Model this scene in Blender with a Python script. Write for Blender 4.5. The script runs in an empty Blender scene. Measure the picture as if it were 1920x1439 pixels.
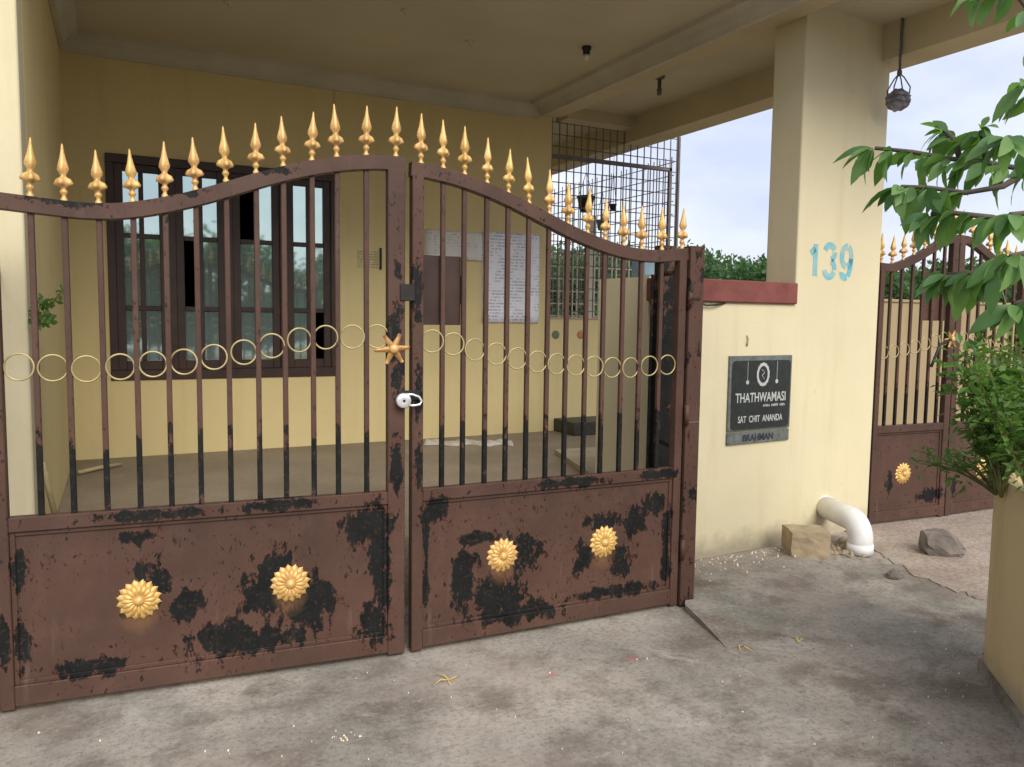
import bpy, math, random
import numpy as np
from mathutils import Vector, Matrix
rnd = random.Random(7)
R_ = math.radians
scene = bpy.context.scene
col = scene.collection

# ------------------------------------------------------------------ camera
HC = 1.45
F_PX, YAW, PIT, ROL = 1495.0, R_(27.25), R_(4.75), R_(0.745)
fw = Vector((math.sin(YAW)*math.cos(PIT), math.cos(YAW)*math.cos(PIT), -math.sin(PIT)))
rt0 = Vector((math.cos(YAW), -math.sin(YAW), 0)); up0 = rt0.cross(fw)
rt = math.cos(ROL)*rt0 + math.sin(ROL)*up0
up = -math.sin(ROL)*rt0 + math.cos(ROL)*up0
CAM = Vector((0, 0, HC))
cd = bpy.data.cameras.new('camera'); cam = bpy.data.objects.new('camera', cd); col.objects.link(cam)
cd.sensor_width = 36; cd.lens = F_PX/1920*36; cd.clip_end = 2000; cd.clip_start = .05
m3 = Matrix((rt, up, -fw)).transposed()
cam.matrix_world = Matrix.Translation(CAM) @ m3.to_4x4()
scene.camera = cam

def ray(x, y): return fw + rt*((x-960)/F_PX) - up*((y-719.5)/F_PX)
def at_z(x, y, z=0.0):
    d = ray(x, y); return CAM + d*((z-HC)/d.z)
def at_y(x, y, Y):
    d = ray(x, y); return CAM + d*(Y/d.y)
def at_x(x, y, X):
    d = ray(x, y); return CAM + d*(X/d.x)
def at_d(x, y, dist): return CAM + ray(x, y)*dist
def at_pl(x, y, a, b):
    n = Vector((b[1]-a[1], -(b[0]-a[0]))); d = ray(x, y)
    t = (n.x*a[0]+n.y*a[1])/(n.x*d.x+n.y*d.y); return CAM + d*t

# ------------------------------------------------------------------ world + sun
SUN_EL, SUN_AZ = R_(38), math.atan2(-.06, -1.0)      # azimuth from +Y towards +X
w = bpy.data.worlds.new('World'); scene.world = w; w.use_nodes = True
nt = w.node_tree; nt.nodes.clear()
N = nt.nodes.new; LK = nt.links.new
sky = N('ShaderNodeTexSky'); sky.sky_type = 'NISHITA'; sky.sun_disc = False
sky.sun_elevation = SUN_EL; sky.sun_rotation = SUN_AZ
sky.air_density = 1.2; sky.dust_density = 2.0
tc = N('ShaderNodeTexCoord')
mp = N('ShaderNodeMapping'); mp.inputs['Scale'].default_value = (1.0, 1.0, 2.6)
LK(tc.outputs['Generated'], mp.inputs['Vector'])
ns = N('ShaderNodeTexNoise'); ns.inputs['Scale'].default_value = 2.1; ns.inputs['Detail'].default_value = 7; ns.inputs['Roughness'].default_value = .55
LK(mp.outputs['Vector'], ns.inputs['Vector'])
rp = N('ShaderNodeValToRGB'); rp.color_ramp.elements[0].position = .36; rp.color_ramp.elements[1].position = .66
rp.color_ramp.elements[0].color = (6.0, 6.5, 8.4, 1); rp.color_ramp.elements[1].color = (9.4, 9.6, 10.0, 1)
LK(ns.outputs['Fac'], rp.inputs['Fac'])
mx = N('ShaderNodeMix'); mx.data_type = 'RGBA'; mx.inputs['Factor'].default_value = .8
LK(sky.outputs['Color'], mx.inputs[6]); LK(rp.outputs['Color'], mx.inputs[7])
bg = N('ShaderNodeBackground'); bg.inputs['Strength'].default_value = .105
LK(mx.outputs[2], bg.inputs['Color'])
wo = N('ShaderNodeOutputWorld'); LK(bg.outputs['Background'], wo.inputs['Surface'])
sl = bpy.data.lights.new('sun', 'SUN'); sl.energy = 3.0; sl.angle = R_(40); sl.color = (1.0, .95, .86)
so = bpy.data.objects.new('sun', sl); col.objects.link(so)
sd = Vector((math.sin(SUN_AZ)*math.cos(SUN_EL), math.cos(SUN_AZ)*math.cos(SUN_EL), math.sin(SUN_EL)))
so.rotation_euler = sd.to_track_quat('Z', 'Y').to_euler(); so.location = sd*30
vs = scene.view_settings; vs.view_transform = 'Standard'; vs.look = 'None'; vs.gamma = 1; vs.use_curve_mapping = False
vs.exposure = 0.30

# ------------------------------------------------------------------ node helpers
class Mat:
    def __init__(s, name, rough=.7, spec=.3, metal=0.0):
        s.m = bpy.data.materials.new(name); s.m.use_nodes = True
        s.t = s.m.node_tree; s.b = s.t.nodes['Principled BSDF']
        s.b.inputs['Roughness'].default_value = rough; s.b.inputs['Metallic'].default_value = metal
        s.b.inputs['Specular IOR Level'].default_value = spec
        s.tc = s.t.nodes.new('ShaderNodeTexCoord'); s.co = s.tc.outputs['Object']
    def n(s, t, **k):
        x = s.t.nodes.new(t)
        for a, v in k.items(): setattr(x, a, v)
        return x
    def lk(s, a, b): s.t.links.new(a, b)
    def world(s):
        g = s.n('ShaderNodeNewGeometry'); s.co = g.outputs['Position']; return s
    def noise(s, scale, detail=4, rough=.55, stretch=None, dist=0):
        x = s.n('ShaderNodeTexNoise'); x.inputs['Scale'].default_value = scale; x.inputs['Detail'].default_value = detail
        x.inputs['Roughness'].default_value = rough; x.inputs['Distortion'].default_value = dist
        if stretch:
            q = s.n('ShaderNodeMapping'); q.inputs['Scale'].default_value = stretch; s.lk(s.co, q.inputs['Vector']); s.lk(q.outputs['Vector'], x.inputs['Vector'])
        else: s.lk(s.co, x.inputs['Vector'])
        return x.outputs['Fac']
    def ramp(s, f, stops):
        x = s.n('ShaderNodeValToRGB'); e = x.color_ramp.elements
        while len(e) < len(stops): e.new(.5)
        for i, (p, c) in enumerate(stops):
            e[i].position = p; e[i].color = (*c, 1) if not isinstance(c, (int, float)) else (c, c, c, 1)
        s.lk(f, x.inputs['Fac']); return x.outputs['Color']
    def mix(s, f, a, b, mode='MIX'):
        x = s.n('ShaderNodeMix', data_type='RGBA', blend_type=mode)
        for i, v in ((0, f), (6, a), (7, b)):
            if isinstance(v, (int, float)): x.inputs[i].default_value = v
            elif isinstance(v, tuple): x.inputs[i].default_value = (*v, 1)
            else: s.lk(v, x.inputs[i])
        return x.outputs[2]
    def math(s, op, a, b=0.0):
        x = s.n('ShaderNodeMath', operation=op)
        for i, v in ((0, a), (1, b)):
            if isinstance(v, (int, float)): x.inputs[i].default_value = v
            else: s.lk(v, x.inputs[i])
        return x.outputs[0]
    def blobs(s, lst):
        """largest of 1-|p-c|/r over ellipses (cx, cz, rx, rz) in the x-z plane"""
        best = None
        for cx, cz, rx, rz in lst:
            q = s.n('ShaderNodeMapping', vector_type='TEXTURE')
            q.inputs['Location'].default_value = (cx, 0, cz); q.inputs['Scale'].default_value = (rx, 10, rz)
            s.lk(s.co, q.inputs['Vector'])
            l = s.n('ShaderNodeVectorMath', operation='LENGTH'); s.lk(q.outputs['Vector'], l.inputs[0])
            v = s.math('SUBTRACT', 1.0, l.outputs['Value'])
            best = v if best is None else s.math('MAXIMUM', best, v)
        return best
    def bump(s, h, strength=.3, dist=.01):
        x = s.n('ShaderNodeBump'); x.inputs['Strength'].default_value = strength; x.inputs['Distance'].default_value = dist
        s.lk(h, x.inputs['Height']); s.lk(x.outputs['Normal'], s.b.inputs['Normal'])
    def color(s, c):
        if isinstance(c, tuple): s.b.inputs['Base Color'].default_value = (*c, 1)
        else: s.lk(c, s.b.inputs['Base Color'])
        return s.m
    def rough(s, c): s.lk(c, s.b.inputs['Roughness'])

def mat_plaster(name, base, dirt=.5, lowdirt=True):
    M = Mat(name, .85, .2).world()
    n1 = M.noise(1.3, 5, .6); n2 = M.noise(14, 4); n3 = M.noise(6, 7, .65, (1, 1, .10))
    b = Vector(base)
    c = M.mix(M.ramp(n1, [(.3, 0.0), (.75, 1.0)]), tuple(b*.93), tuple(min(1, x) for x in b*1.04))
    c = M.mix(M.ramp(n3, [(.52, 0.0), (.76, dirt)]), c, tuple(Vector((b.x*.80, b.y*.76, b.z*.66))))
    c = M.mix(M.ramp(n2, [(.68, 0.0), (.78, .35*dirt)]), c, (.30, .25, .16))
    if lowdirt:   # splash stains along the foot of the wall
        sx = M.n('ShaderNodeSeparateXYZ'); M.lk(M.co, sx.inputs[0])
        h = M.math('ADD', sx.outputs['Z'], M.math('MULTIPLY', M.noise(6, 5, .7), .30))
        c = M.mix(M.ramp(h, [(.16, .75), (.30, 0.0)]), c, (.30, .26, .19))
    M.bump(M.math('ADD', M.math('MULTIPLY', M.noise(60, 3), .25), M.noise(5, 4, .6)), .3, .012)
    return M.color(c)
CREAM = (.64, .568, .38)
m_cream = mat_plaster('cream_plaster', CREAM)
m_cream_in = mat_plaster('cream_plaster_porch', (.68, .56, .29), .45, False)  # same paint as the front wall, its yellower look in porch light put into the colour
m_planter = mat_plaster('tan_planter_plaster', (.56, .44, .245), .8)
m_tan = mat_plaster('tan_plaster', (.32, .25, .145), .8, False)
def mat_simple(name, c, rough=.6, var=.15, scale=8, spec=.3, metal=0.0, bump=0):
    M = Mat(name, rough, spec, metal); v = Vector(c)
    cc = M.mix(M.ramp(M.noise(scale, 5), [(.3, 0.0), (.7, 1.0)]), tuple(v*(1-var)), tuple(v*(1+var)))
    if bump: M.bump(M.noise(scale*6, 4), bump, .004)
    return M.color(cc)
m_ceil = mat_simple('ceiling_paint', (.52, .47, .34), .9, .07, 1.5)
m_beam = mat_simple('beam_paint', (.52, .45, .29), .9, .08, 1.5)
m_cornice = mat_simple('cornice_plaster', (.50, .47, .37), .9, .1, 3)
m_red = mat_simple('red_oxide_coping', (.18, .058, .048), .8, .2, 9, bump=.2)
m_wood = mat_simple('dark_stained_wood', (.045, .024, .018), .45, .3, 6, .4)
m_dark = mat_simple('room_dark', (.03, .028, .025), .9)  # near-black surfaces, the unlit room's darkness put into their colour
m_gold = None
def mat_gold():
    M = Mat('gold_paint', .46, .45, .22)
    c = M.mix(M.ramp(M.noise(35, 4), [(.35, 0.0), (.7, 1.0)]), (.52, .315, .09), (.76, .51, .18))
    g = M.n('ShaderNodeObjectInfo')
    c = M.mix(M.math('MULTIPLY', g.outputs['Random'], .4), c, (.68, .36, .18))
    c = M.mix(M.ramp(M.noise(50, 6, .7), [(.58, 0.0), (.68, .7)]), c, (.30, .14, .05))
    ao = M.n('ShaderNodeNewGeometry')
    c = M.mix(M.ramp(ao.outputs['Pointiness'], [(.42, .8), (.50, 0.0)]), c, (.22, .09, .02))  # grime tone in the creases, painted darker to add shading contrast
    M.bump(M.noise(160, 3), .35, .002)
    return M.color(c)
m_gold = mat_gold()
m_brass = mat_simple('brass_wire', (.42, .34, .16), .45, .3, 20, .5, .3)
m_silver = mat_simple('silver_padlock', (.85, .86, .88), .25, .05, 10, .5, .6)
m_iron = mat_simple('black_iron', (.02, .017, .015), .55, .3, 20)
m_grille = mat_simple('grey_steel_bar', (.15, .135, .13), .6, .25, 10)
m_grille_w = mat_simple('white_painted_bar', (.66, .62, .50), .6, .1, 10)
m_pvc = mat_simple('white_pvc', (.70, .69, .68), .45, .10, 7, .4)
m_rock = mat_simple('grey_rock', (.17, .145, .125), .95, .3, 9, bump=.6)
m_block = mat_simple('buff_concrete_block', (.36, .28, .18), .95, .2, 9, bump=.5)
m_granite = mat_simple('dark_granite', (.05, .045, .038), .5, .5, 60)
m_slab = mat_simple('pale_stone_slab', (.42, .36, .25), .8, .12, 6)
m_cloth = mat_simple('dirty_white_cloth', (.52, .47, .40), .95, .15, 12)
m_stick = mat_simple('bare_wood_stick', (.45, .36, .2), .8, .15, 20)
m_bark = mat_simple('tree_bark', (.10, .085, .065), .9, .3, 14, bump=.5)
m_stem = mat_simple('green_stem', (.12, .12, .04), .8, .3, 10)
m_pot = mat_simple('dark_plastic_pot', (.03, .035, .045), .5)
m_bluebox = mat_simple('blue_grey_box', (.16, .22, .27), .6)
m_rope = mat_simple('grey_rope', (.13, .12, .12), .9, .3, 60)
m_net = mat_simple('grey_bundle', (.24, .23, .27), .9, .6, 22, bump=.8)
m_bulb = mat_simple('white_glass_bulb', (.7, .68, .6), .2, .02)
m_straw = mat_simple('dry_straw', (.62, .46, .12), .8)
m_petal = mat_simple('pale_petal', (.72, .64, .46), .8, .2, 40)

def mat_leaf(name, dark, light, hue=.0):
    M = Mat(name, .42, .45)
    g = M.n('ShaderNodeObjectInfo')
    n = M.noise(9, 3)
    f = M.math('ADD', M.math('MULTIPLY', g.outputs['Random'], .6), M.math('MULTIPLY', n, .5))
    c = M.ramp(f, [(.15, dark), (.85, light)])
    M.color(c)
    tr = M.n('ShaderNodeBsdfTranslucent'); M.lk(M.mix(1.0, c, (1.3, 1.5, .5), 'MULTIPLY'), tr.inputs['Color'])
    ms = M.n('ShaderNodeMixShader'); ms.inputs['Fac'].default_value = .45
    M.lk(M.b.outputs[0], ms.inputs[1]); M.lk(tr.outputs[0], ms.inputs[2])
    M.lk(ms.outputs[0], M.t.nodes['Material Output'].inputs['Surface'])
    return M.m
m_leaf = mat_leaf('broad_leaf', (.06, .15, .065), (.20, .34, .11))
m_herb = mat_leaf('herb_leaf', (.065, .14, .035), (.19, .32, .08))
m_far = mat_leaf('far_leaf', (.035, .085, .045), (.085, .155, .065))

def mat_glass():
    M = Mat('tinted_reflective_glass', .03, .6, .75)
    c = M.ramp(M.noise(3, 4), [(.3, (.46, .62, .62)), (.7, (.56, .70, .70))])
    M.bump(M.noise(2.2, 2), .02, .02)
    return M.color(c)
m_glass = mat_glass()

def mat_paint(name, lst, gold=(), dens=.50):
    """brown gate enamel flaking off an older black coat; lst = worn areas in the leaf's own x-z"""
    M = Mat(name, .55, .2)
    br = M.mix(M.ramp(M.noise(2.4, 5, .6), [(.3, 0.0), (.7, 1.0)]), (.058, .034, .026), (.100, .053, .039))
    br = M.mix(M.ramp(M.noise(9, 6, .7), [(.5, 0.0), (.8, .5)]), br, (.125, .066, .052))
    edge = M.math('MULTIPLY', M.math('SUBTRACT', M.noise(13, 12, .76, (1.35, 1, .75)), .5), 4.2)
    v = M.math('ADD', M.blobs(lst), edge) if lst else edge
    worn = M.ramp(v, [(.22, 0.0), (.27, 1.0)])
    fl = M.ramp(M.noise(55, 6, .62, (1.3, 1, .7)), [(.60, 0.0), (.625, .9)])
    fl2 = M.ramp(M.noise(4.5, 4, .6), [(.46, 0.0), (.56, 1.0)])
    fl = M.mix(fl2, (0, 0, 0), fl)
    blk = M.ramp(M.noise(12, 4), [(.3, (.004, .005, .005)), (.75, (.012, .0135, .013))])
    ru = M.ramp(v, [(.02, 0.0), (.20, .55), (.30, .55)])
    br = M.mix(ru, br, M.mix(M.noise(30, 4), (.070, .024, .015), (.15, .062, .040)))
    blk = M.mix(M.ramp(M.noise(70, 5, .7), [(.56, 0.0), (.64, .7)]), blk, (.055, .030, .024))
    c = M.mix(M.mix(1.0, worn, fl, 'LIGHTEN'), br, blk)
    c = M.mix(M.ramp(M.noise(6, 8, .7, (3.0, 1, .35)), [(.60, 0.0), (.72, .35)]), c, (.16, .115, .095))
    if gold:
        gv = M.math('ADD', M.blobs(gold), M.math('MULTIPLY', M.math('SUBTRACT', M.noise(20, 5), .5), .5))
        c = M.mix(M.ramp(gv, [(.1, 0.0), (.6, .32)]), c, (.26, .13, .055))
    M.rough(M.ramp(worn, [(0, .5), (1, .62)]))
    M.bump(M.math('MULTIPLY', v, -1.0), .15, .002)
    return M.color(c)

def mat_ground():
    M = Mat('worn_concrete', .92, .15).world()
    a = M.noise(.9, 7, .6); b = M.noise(3.2, 7, .66); c_ = M.noise(26, 6, .7); d = M.noise(1.7, 5, .6, (1, .55, 1))
    c = M.ramp(a, [(.36, (.165, .135, .108)), (.47, (.285, .258, .220)), (.60, (.40, .355, .300))])
    c = M.mix(M.ramp(b, [(.38, .75), (.52, 0.0)]), c, (.125, .102, .080))
    c = M.mix(M.ramp(d, [(.52, 0.0), (.68, .55)]), c, (.17, .18, .15))
    c = M.mix(M.ramp(M.noise(2.6, 6, .7, dist=.6), [(.55, 0.0), (.68, .65)]), c, (.42, .395, .355))
    c = M.mix(M.ramp(c_, [(.34, .5), (.5, 0.0), (.64, 0.0), (.74, .5)]), c, (.20, .17, .14))
    c = M.mix(M.ramp(M.noise(120, 3, .7), [(.30, .6), (.42, 0.0)]), c, (.07, .06, .05))
    c = M.mix(M.ramp(M.noise(70, 2), [(.73, 0.0), (.76, .8)]), c, (.45, .42, .36))
    c = M.mix(M.ramp(M.noise(48, 8, .8), [(.36, .75), (.48, 0.0), (.55, 0.0), (.66, .65)]), c, M.mix(M.ramp(M.noise(48, 8, .8), [(.49, 0.0), (.51, 1.0)]), (.10, .085, .07), (.40, .37, .33)))
    c = M.mix(M.ramp(M.noise(1.1, 4, .6), [(.5, 0.0), (.66, .35)]), c, (.33, .255, .215))
    q = None
    for x, y, r in ((1035, 1265, .045), (1185, 1235, .05), (1150, 1193, .03), (1405, 1140, .035), (1660, 1075, .04)):
        P = at_z(x, y)
        l = M.n('ShaderNodeVectorMath', operation='DISTANCE'); M.lk(M.co, l.inputs[0]); l.inputs[1].default_value = P
        v = M.math('SUBTRACT', 1.0, M.math('DIVIDE', l.outputs['Value'], r))
        q = v if q is None else M.math('MAXIMUM', q, v)
    q = M.math('ADD', q, M.math('MULTIPLY', M.math('SUBTRACT', M.noise(30, 5, .7), .5), 1.5))
    c = M.mix(M.ramp(q, [(.2, 0.0), (.8, .35)]), c, (.40, .12, .13))
    h = M.math('ADD', M.math('MULTIPLY', c_, .6), M.math('MULTIPLY', b, 1.2))
    M.bump(h, .35, .012)
    return M.color(c)
m_ground = mat_ground()
def mat_dirt():
    M = Mat('pink_sandy_earth', .95, .1).world()
    c = M.ramp(M.noise(3, 7, .65), [(.3, (.27, .215, .175)), (.7, (.43, .36, .30))])
    c = M.mix(M.ramp(M.noise(40, 5, .7), [(.4, .5), (.55, 0.0)]), c, (.15, .12, .095))
    M.bump(M.noise(22, 6, .7), .5, .02)
    return M.color(c)
m_dirt = mat_dirt()
def mat_floor():
    M = Mat('porch_cement_floor', .75, .25).world()
    c = M.ramp(M.noise(2.2, 6), [(.3, (.22, .18, .125)), (.7, (.31, .255, .185))])
    c = M.mix(M.ramp(M.noise(75, 4, .7), [(.36, .6), (.5, 0.0), (.62, 0.0), (.72, .5)]), c, (.13, .105, .075))
    M.bump(M.noise(60, 4), .2, .004)
    return M.color(c)
m_floor = mat_floor()
def mat_paper(name, base, ink, scale, lo):
    M = Mat(name, .9, .1)
    s = M.n('ShaderNodeSeparateXYZ'); M.lk(M.co, s.inputs[0])
    row = M.math('FRACT', M.math('MULTIPLY', s.outputs['Z'], scale))
    row = M.math('GREATER_THAN', row, .52)
    br = M.ramp(M.noise(1.0, 2, .5, (38, 1, scale*.6)), [(lo, 0.0), (lo+.04, 1.0)])
    blk = M.ramp(M.noise(1.0, 2, .5, (5, 1, 7)), [(.42, 0.0), (.5, 1.0)])
    f = M.math('MULTIPLY', M.math('MULTIPLY', row, br), M.math('MULTIPLY', blk, .55))
    return M.color(M.mix(f, base, ink))
m_notice = mat_paper('printed_notice', (.84, .85, .92), (.2, .22, .34), 34, .44)
m_notice_old = mat_paper('faded_notice', (.68, .67, .64), (.3, .3, .32), 40, .50)
m_label = mat_paper('faint_wall_stencil', (.60, .52, .30), (.2, .17, .1), 46, .40)

# ------------------------------------------------------------------ mesh helpers
class MB:
    def __init__(s): s.v = []; s.f = []
    def add(s, v, f):
        o = len(s.v); s.v += [tuple(x) for x in v]; s.f += [tuple(i+o for i in q) for q in f]; return s
    def box(s, x0, x1, y0, y1, z0, z1, c=0):
        if c <= 0:
            v = [(x, y, z) for z in (z0, z1) for y in (y0, y1) for x in (x0, x1)]
            return s.add(v, [(0, 2, 3, 1), (4, 5, 7, 6), (0, 1, 5, 4), (2, 6, 7, 3), (0, 4, 6, 2), (1, 3, 7, 5)])
        # chamfered box
        cx, cy, cz = (x0+x1)/2, (y0+y1)/2, (z0+z1)/2; hx, hy, hz = (x1-x0)/2, (y1-y0)/2, (z1-z0)/2
        import itertools
        idx = {}; v = []
        for sx, sy, sz in itertools.product((-1, 1), repeat=3):
            for a in range(3):
                p = [sx*hx, sy*hy, sz*hz]
                for b in range(3):
                    if b != a: p[b] -= (sx, sy, sz)[b]*c
                idx[(sx, sy, sz, a)] = len(v); v.append((cx+p[0], cy+p[1], cz+p[2]))
        f = []
        for a in range(3):
            b, d = (a+1) % 3, (a+2) % 3
            for sg in (-1, 1):
                q = []
                for sb, sd_ in ((-1, -1), (1, -1), (1, 1), (-1, 1)):
                    k = [0, 0, 0]; k[a] = sg; k[b] = sb; k[d] = sd_; q.append(idx[(*k, a)])
                f.append(q if sg > 0 else q[::-1])
            for sb in (-1, 1):
                for sd_ in (-1, 1):
                    k0 = [0, 0, 0]; k1 = [0, 0, 0]
                    k0[a] = -1; k1[a] = 1
                    for k in (k0, k1): k[b] = sb; k[d] = sd_
                    q = [idx[(*k0, b)], idx[(*k1, b)], idx[(*k1, d)], idx[(*k0, d)]]
                    f.append(q if sb*sd_ > 0 else q[::-1])
        for sx, sy, sz in itertools.product((-1, 1), repeat=3):
            q = [idx[(sx, sy, sz, a)] for a in range(3)]
            f.append(q if sx*sy*sz > 0 else q[::-1])
        return s.add(v, f)
    def tube(s, pts, r, n=8, cap=True):
        pts = [Vector(p) for p in pts]; rs = r if isinstance(r, (list, tuple)) else [r]*len(pts)
        v = []; f = []; prev = None
        for i, p in enumerate(pts):
            t = (pts[min(i+1, len(pts)-1)] - pts[max(i-1, 0)]).normalized()
            if prev is None:
                a = Vector((0, 0, 1)) if abs(t.z) < .9 else Vector((1, 0, 0)); e = t.cross(a).normalized()
            else: e = (prev - t*prev.dot(t)).normalized()
            prev = e; g = t.cross(e)
            for k in range(n):
                an = 2*math.pi*k/n; v.append(p + (e*math.cos(an)+g*math.sin(an))*rs[i])
        for i in range(len(pts)-1):
            for k in range(n):
                f.append((i*n+k, i*n+(k+1) % n, (i+1)*n+(k+1) % n, (i+1)*n+k))
        if cap: f.append(tuple(range(n))[::-1]); f.append(tuple((len(pts)-1)*n+k for k in range(n)))
        return s.add(v, f)
    def ring(s, c, R, r, n=24, m=6):
        v = []; f = []
        for i in range(n):
            a = 2*math.pi*i/n
            for k in range(m):
                b = 2*math.pi*k/m; q = R+r*math.cos(b)
                v.append((c[0]+q*math.cos(a), c[1]+r*math.sin(b), c[2]+q*math.sin(a)))
        for i in range(n):
            for k in range(m):
                f.append((i*m+k, i*m+(k+1) % m, ((i+1) % n)*m+(k+1) % m, ((i+1) % n)*m+k))
        return s.add(v, f)
    def lathe(s, prof, n=12, axis='z', o=(0, 0, 0), sq=None):
        v = []; f = []
        for r, h in prof:
            for k in range(n):
                a = 2*math.pi*k/n
                x, y = r*math.cos(a), r*math.sin(a)
                p = (x, y, h) if axis == 'z' else (x, -h, y)
                v.append((p[0]+o[0], p[1]+o[1], p[2]+o[2]))
        m = len(prof)
        for i in range(m-1):
            for k in range(n): f.append((i*n+k, i*n+(k+1) % n, (i+1)*n+(k+1) % n, (i+1)*n+k))
        f.append(tuple(range(n))[::-1]); f.append(tuple((m-1)*n+k for k in range(n)))
        return s.add(v, f)
    def prism(s, poly, z0, z1):
        n = len(poly)
        zz = lambda z, i: z[i] if isinstance(z, (list, tuple)) else z
        v = [(x, y, zz(z0, i)) for i, (x, y) in enumerate(poly)] + [(x, y, zz(z1, i)) for i, (x, y) in enumerate(poly)]
        f = [tuple(range(n))[::-1], tuple(range(n, 2*n))] + [(i, (i+1) % n, n+(i+1) % n, n+i) for i in range(n)]
        return s.add(v, f)
    def build(s, name, mat, parent=None, smooth=False, loc=None, rotz=0, kind=None):
        me = bpy.data.meshes.new(name); me.from_pydata(s.v, [], s.f); me.update()
        if smooth: me.shade_smooth()
        return link(name, me, mat, parent, loc, rotz, kind)
def link(name, me, mat=None, parent=None, loc=None, rotz=0, kind=None):
    o = bpy.data.objects.new(name, me); col.objects.link(o)
    if mat and not me.materials: me.materials.append(mat)
    o.parent = parent
    if loc is not None: o.location = loc
    if rotz: o.rotation_euler.z = rotz
    if kind: o['kind'] = kind
    return o
def tag(o, label, cat, group=None):
    o['label'] = label; o['category'] = cat
    if group: o['group'] = group
    return o
def thing(name, label, cat, loc=(0, 0, 0), rotz=0, group=None):
    o = bpy.data.objects.new(name, None); col.objects.link(o); o.empty_display_size = .1
    o.location = loc; o.rotation_euler.z = rotz
    return tag(o, label, cat, group)
def B(*a, c=0): return MB().box(*a, c=c)
def text_mesh(name, body, size, mat, parent, loc, bold=0.0, sx=1.0, rot=(R_(90), 0, 0)):
    cu = bpy.data.curves.new(name, 'FONT'); cu.body = body; cu.size = size; cu.align_x = 'CENTER'; cu.offset = bold; cu.extrude = .0012
    t = bpy.data.objects.new(name+'_tmp', cu); col.objects.link(t)
    dg = bpy.context.evaluated_depsgraph_get(); me = bpy.data.meshes.new_from_object(t.evaluated_get(dg))
    bpy.data.objects.remove(t); bpy.data.curves.remove(cu)
    o = link(name, me, None, parent, loc); me.materials.clear(); me.materials.append(mat)
    o.rotation_euler = rot; o.scale = (sx, 1, 1); return o

# ------------------------------------------------------------------ ground
g = MB().box(-300, 300, -300, 300, -.5, 0).build('ground', m_ground, kind='structure')
# raised wedge of concrete beside the gate post, its edge makes the dark crack
P = [at_z(*a) for a in ((1292, 1064), (1284, 1146), (1320, 1178), (1372, 1224), (1420, 1190), (1520, 1140), (1625, 1075), (1600, 1002))]
MB().prism([(p.x, p.y) for p in P], -.2, [.032, .034, .024, -.003, -.004, -.004, -.003, .012]).build('concrete_slab', m_ground, kind='structure')
# sandy earth before the second gate
edge = [(1625, 1020), (1660, 1045), (1705, 1075), (1760, 1098), (1800, 1112), (1850, 1128)]
pts = []
for i in range(len(edge)-1):
    for k in range(6):
        t = k/6; x = edge[i][0]*(1-t)+edge[i+1][0]*t; y = edge[i][1]*(1-t)+edge[i+1][1]*t
        p = at_z(x+rnd.uniform(-4, 4), y+rnd.uniform(-4, 4)); pts.append((p.x, p.y))
pts += [(5.0, 2.3), (9, 2.3), (9, 3.9), (4.6, 3.9)]
MB().prism(pts, -.1, .006).build('earth_strip', m_dirt, kind='structure')
MB().box(4.95, 16, 3.9, 6.69, -.1, .03).build('yard_ground', m_dirt, kind='structure')

# ------------------------------------------------------------------ house
YH, FL, CZ = 6.68, .35, 3.42
house = thing('house', 'cream house with covered porch, wide brown window and flat ceiling behind the gate', 'house', (0, YH, 0))
def hp(mb, name, mat, parent=None, smooth=False):       # part given in world coordinates
    o = mb.build(name, mat, parent or house, smooth)
    return o
house.location = (0, 0, 0)
WX0, WX1, WZ0, WZ1 = .055, 1.775, .938, 2.614
fwall = MB()
fwall.box(-.25, WX0, YH, YH+.22, 0, 3.57); fwall.box(WX1, 3.83, YH, YH+.22, 0, 3.57)
fwall.box(WX0, WX1, YH, YH+.22, 0, WZ0); fwall.box(WX0, WX1, YH, YH+.22, WZ1, 3.57)
hp(fwall, 'wall', m_cream_in)
hp(B(3.61, 3.83, YH+.22, 10.5, 0, 3.57), 'wall', m_cream_in)
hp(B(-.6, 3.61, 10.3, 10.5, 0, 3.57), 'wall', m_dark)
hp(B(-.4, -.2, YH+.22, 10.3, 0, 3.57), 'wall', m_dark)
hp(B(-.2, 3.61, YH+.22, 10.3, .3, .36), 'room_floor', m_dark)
hp(MB().prism([(-.258, 3.975), (-.212, YH), (-.45, YH), (-.45, 3.975)], 0, CZ), 'wall', m_cream_in)     # porch side wall
hp(MB().prism([(-.259, 3.72), (-.258, 3.975), (-.75, 3.975), (-.75, 3.72)], -.06, CZ+.05), 'pillar', m_cream)
AW = math.atan(.0588)
def wl(s, t, z=0):      # front-wall frame: s along the wall from X=3.1, t behind its face
    return (3.1+s*math.cos(AW)-t*math.sin(AW), 3.68+s*math.sin(AW)+t*math.cos(AW), z)
S_P0, S_P1 = .853, 1.70
pil = MB().prism([wl(S_P0, 0)[:2], wl(S_P1, 0)[:2], wl(S_P1, .255)[:2], wl(S_P0, .255)[:2]], -.06, CZ+.05)
hp(pil, 'pillar', m_cream)
hp(MB().prism([(-1.2, 3.28), (3.62, 3.28), (3.62, 2.42), (5.1, 2.42), (5.1, 10.5), (-1.2, 10.5)], CZ, 3.57), 'roof_slab', m_ceil)
hp(B(3.67, 3.93, 2.50, YH, 3.335, CZ), 'beam', m_beam)
hp(B(4.70, 4.96, 2.50, 10.4, 3.19, CZ), 'beam', m_beam)
hp(B(3.93, 4.70, YH-.12, YH+.1, 3.31, CZ), 'beam', m_beam)
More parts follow.
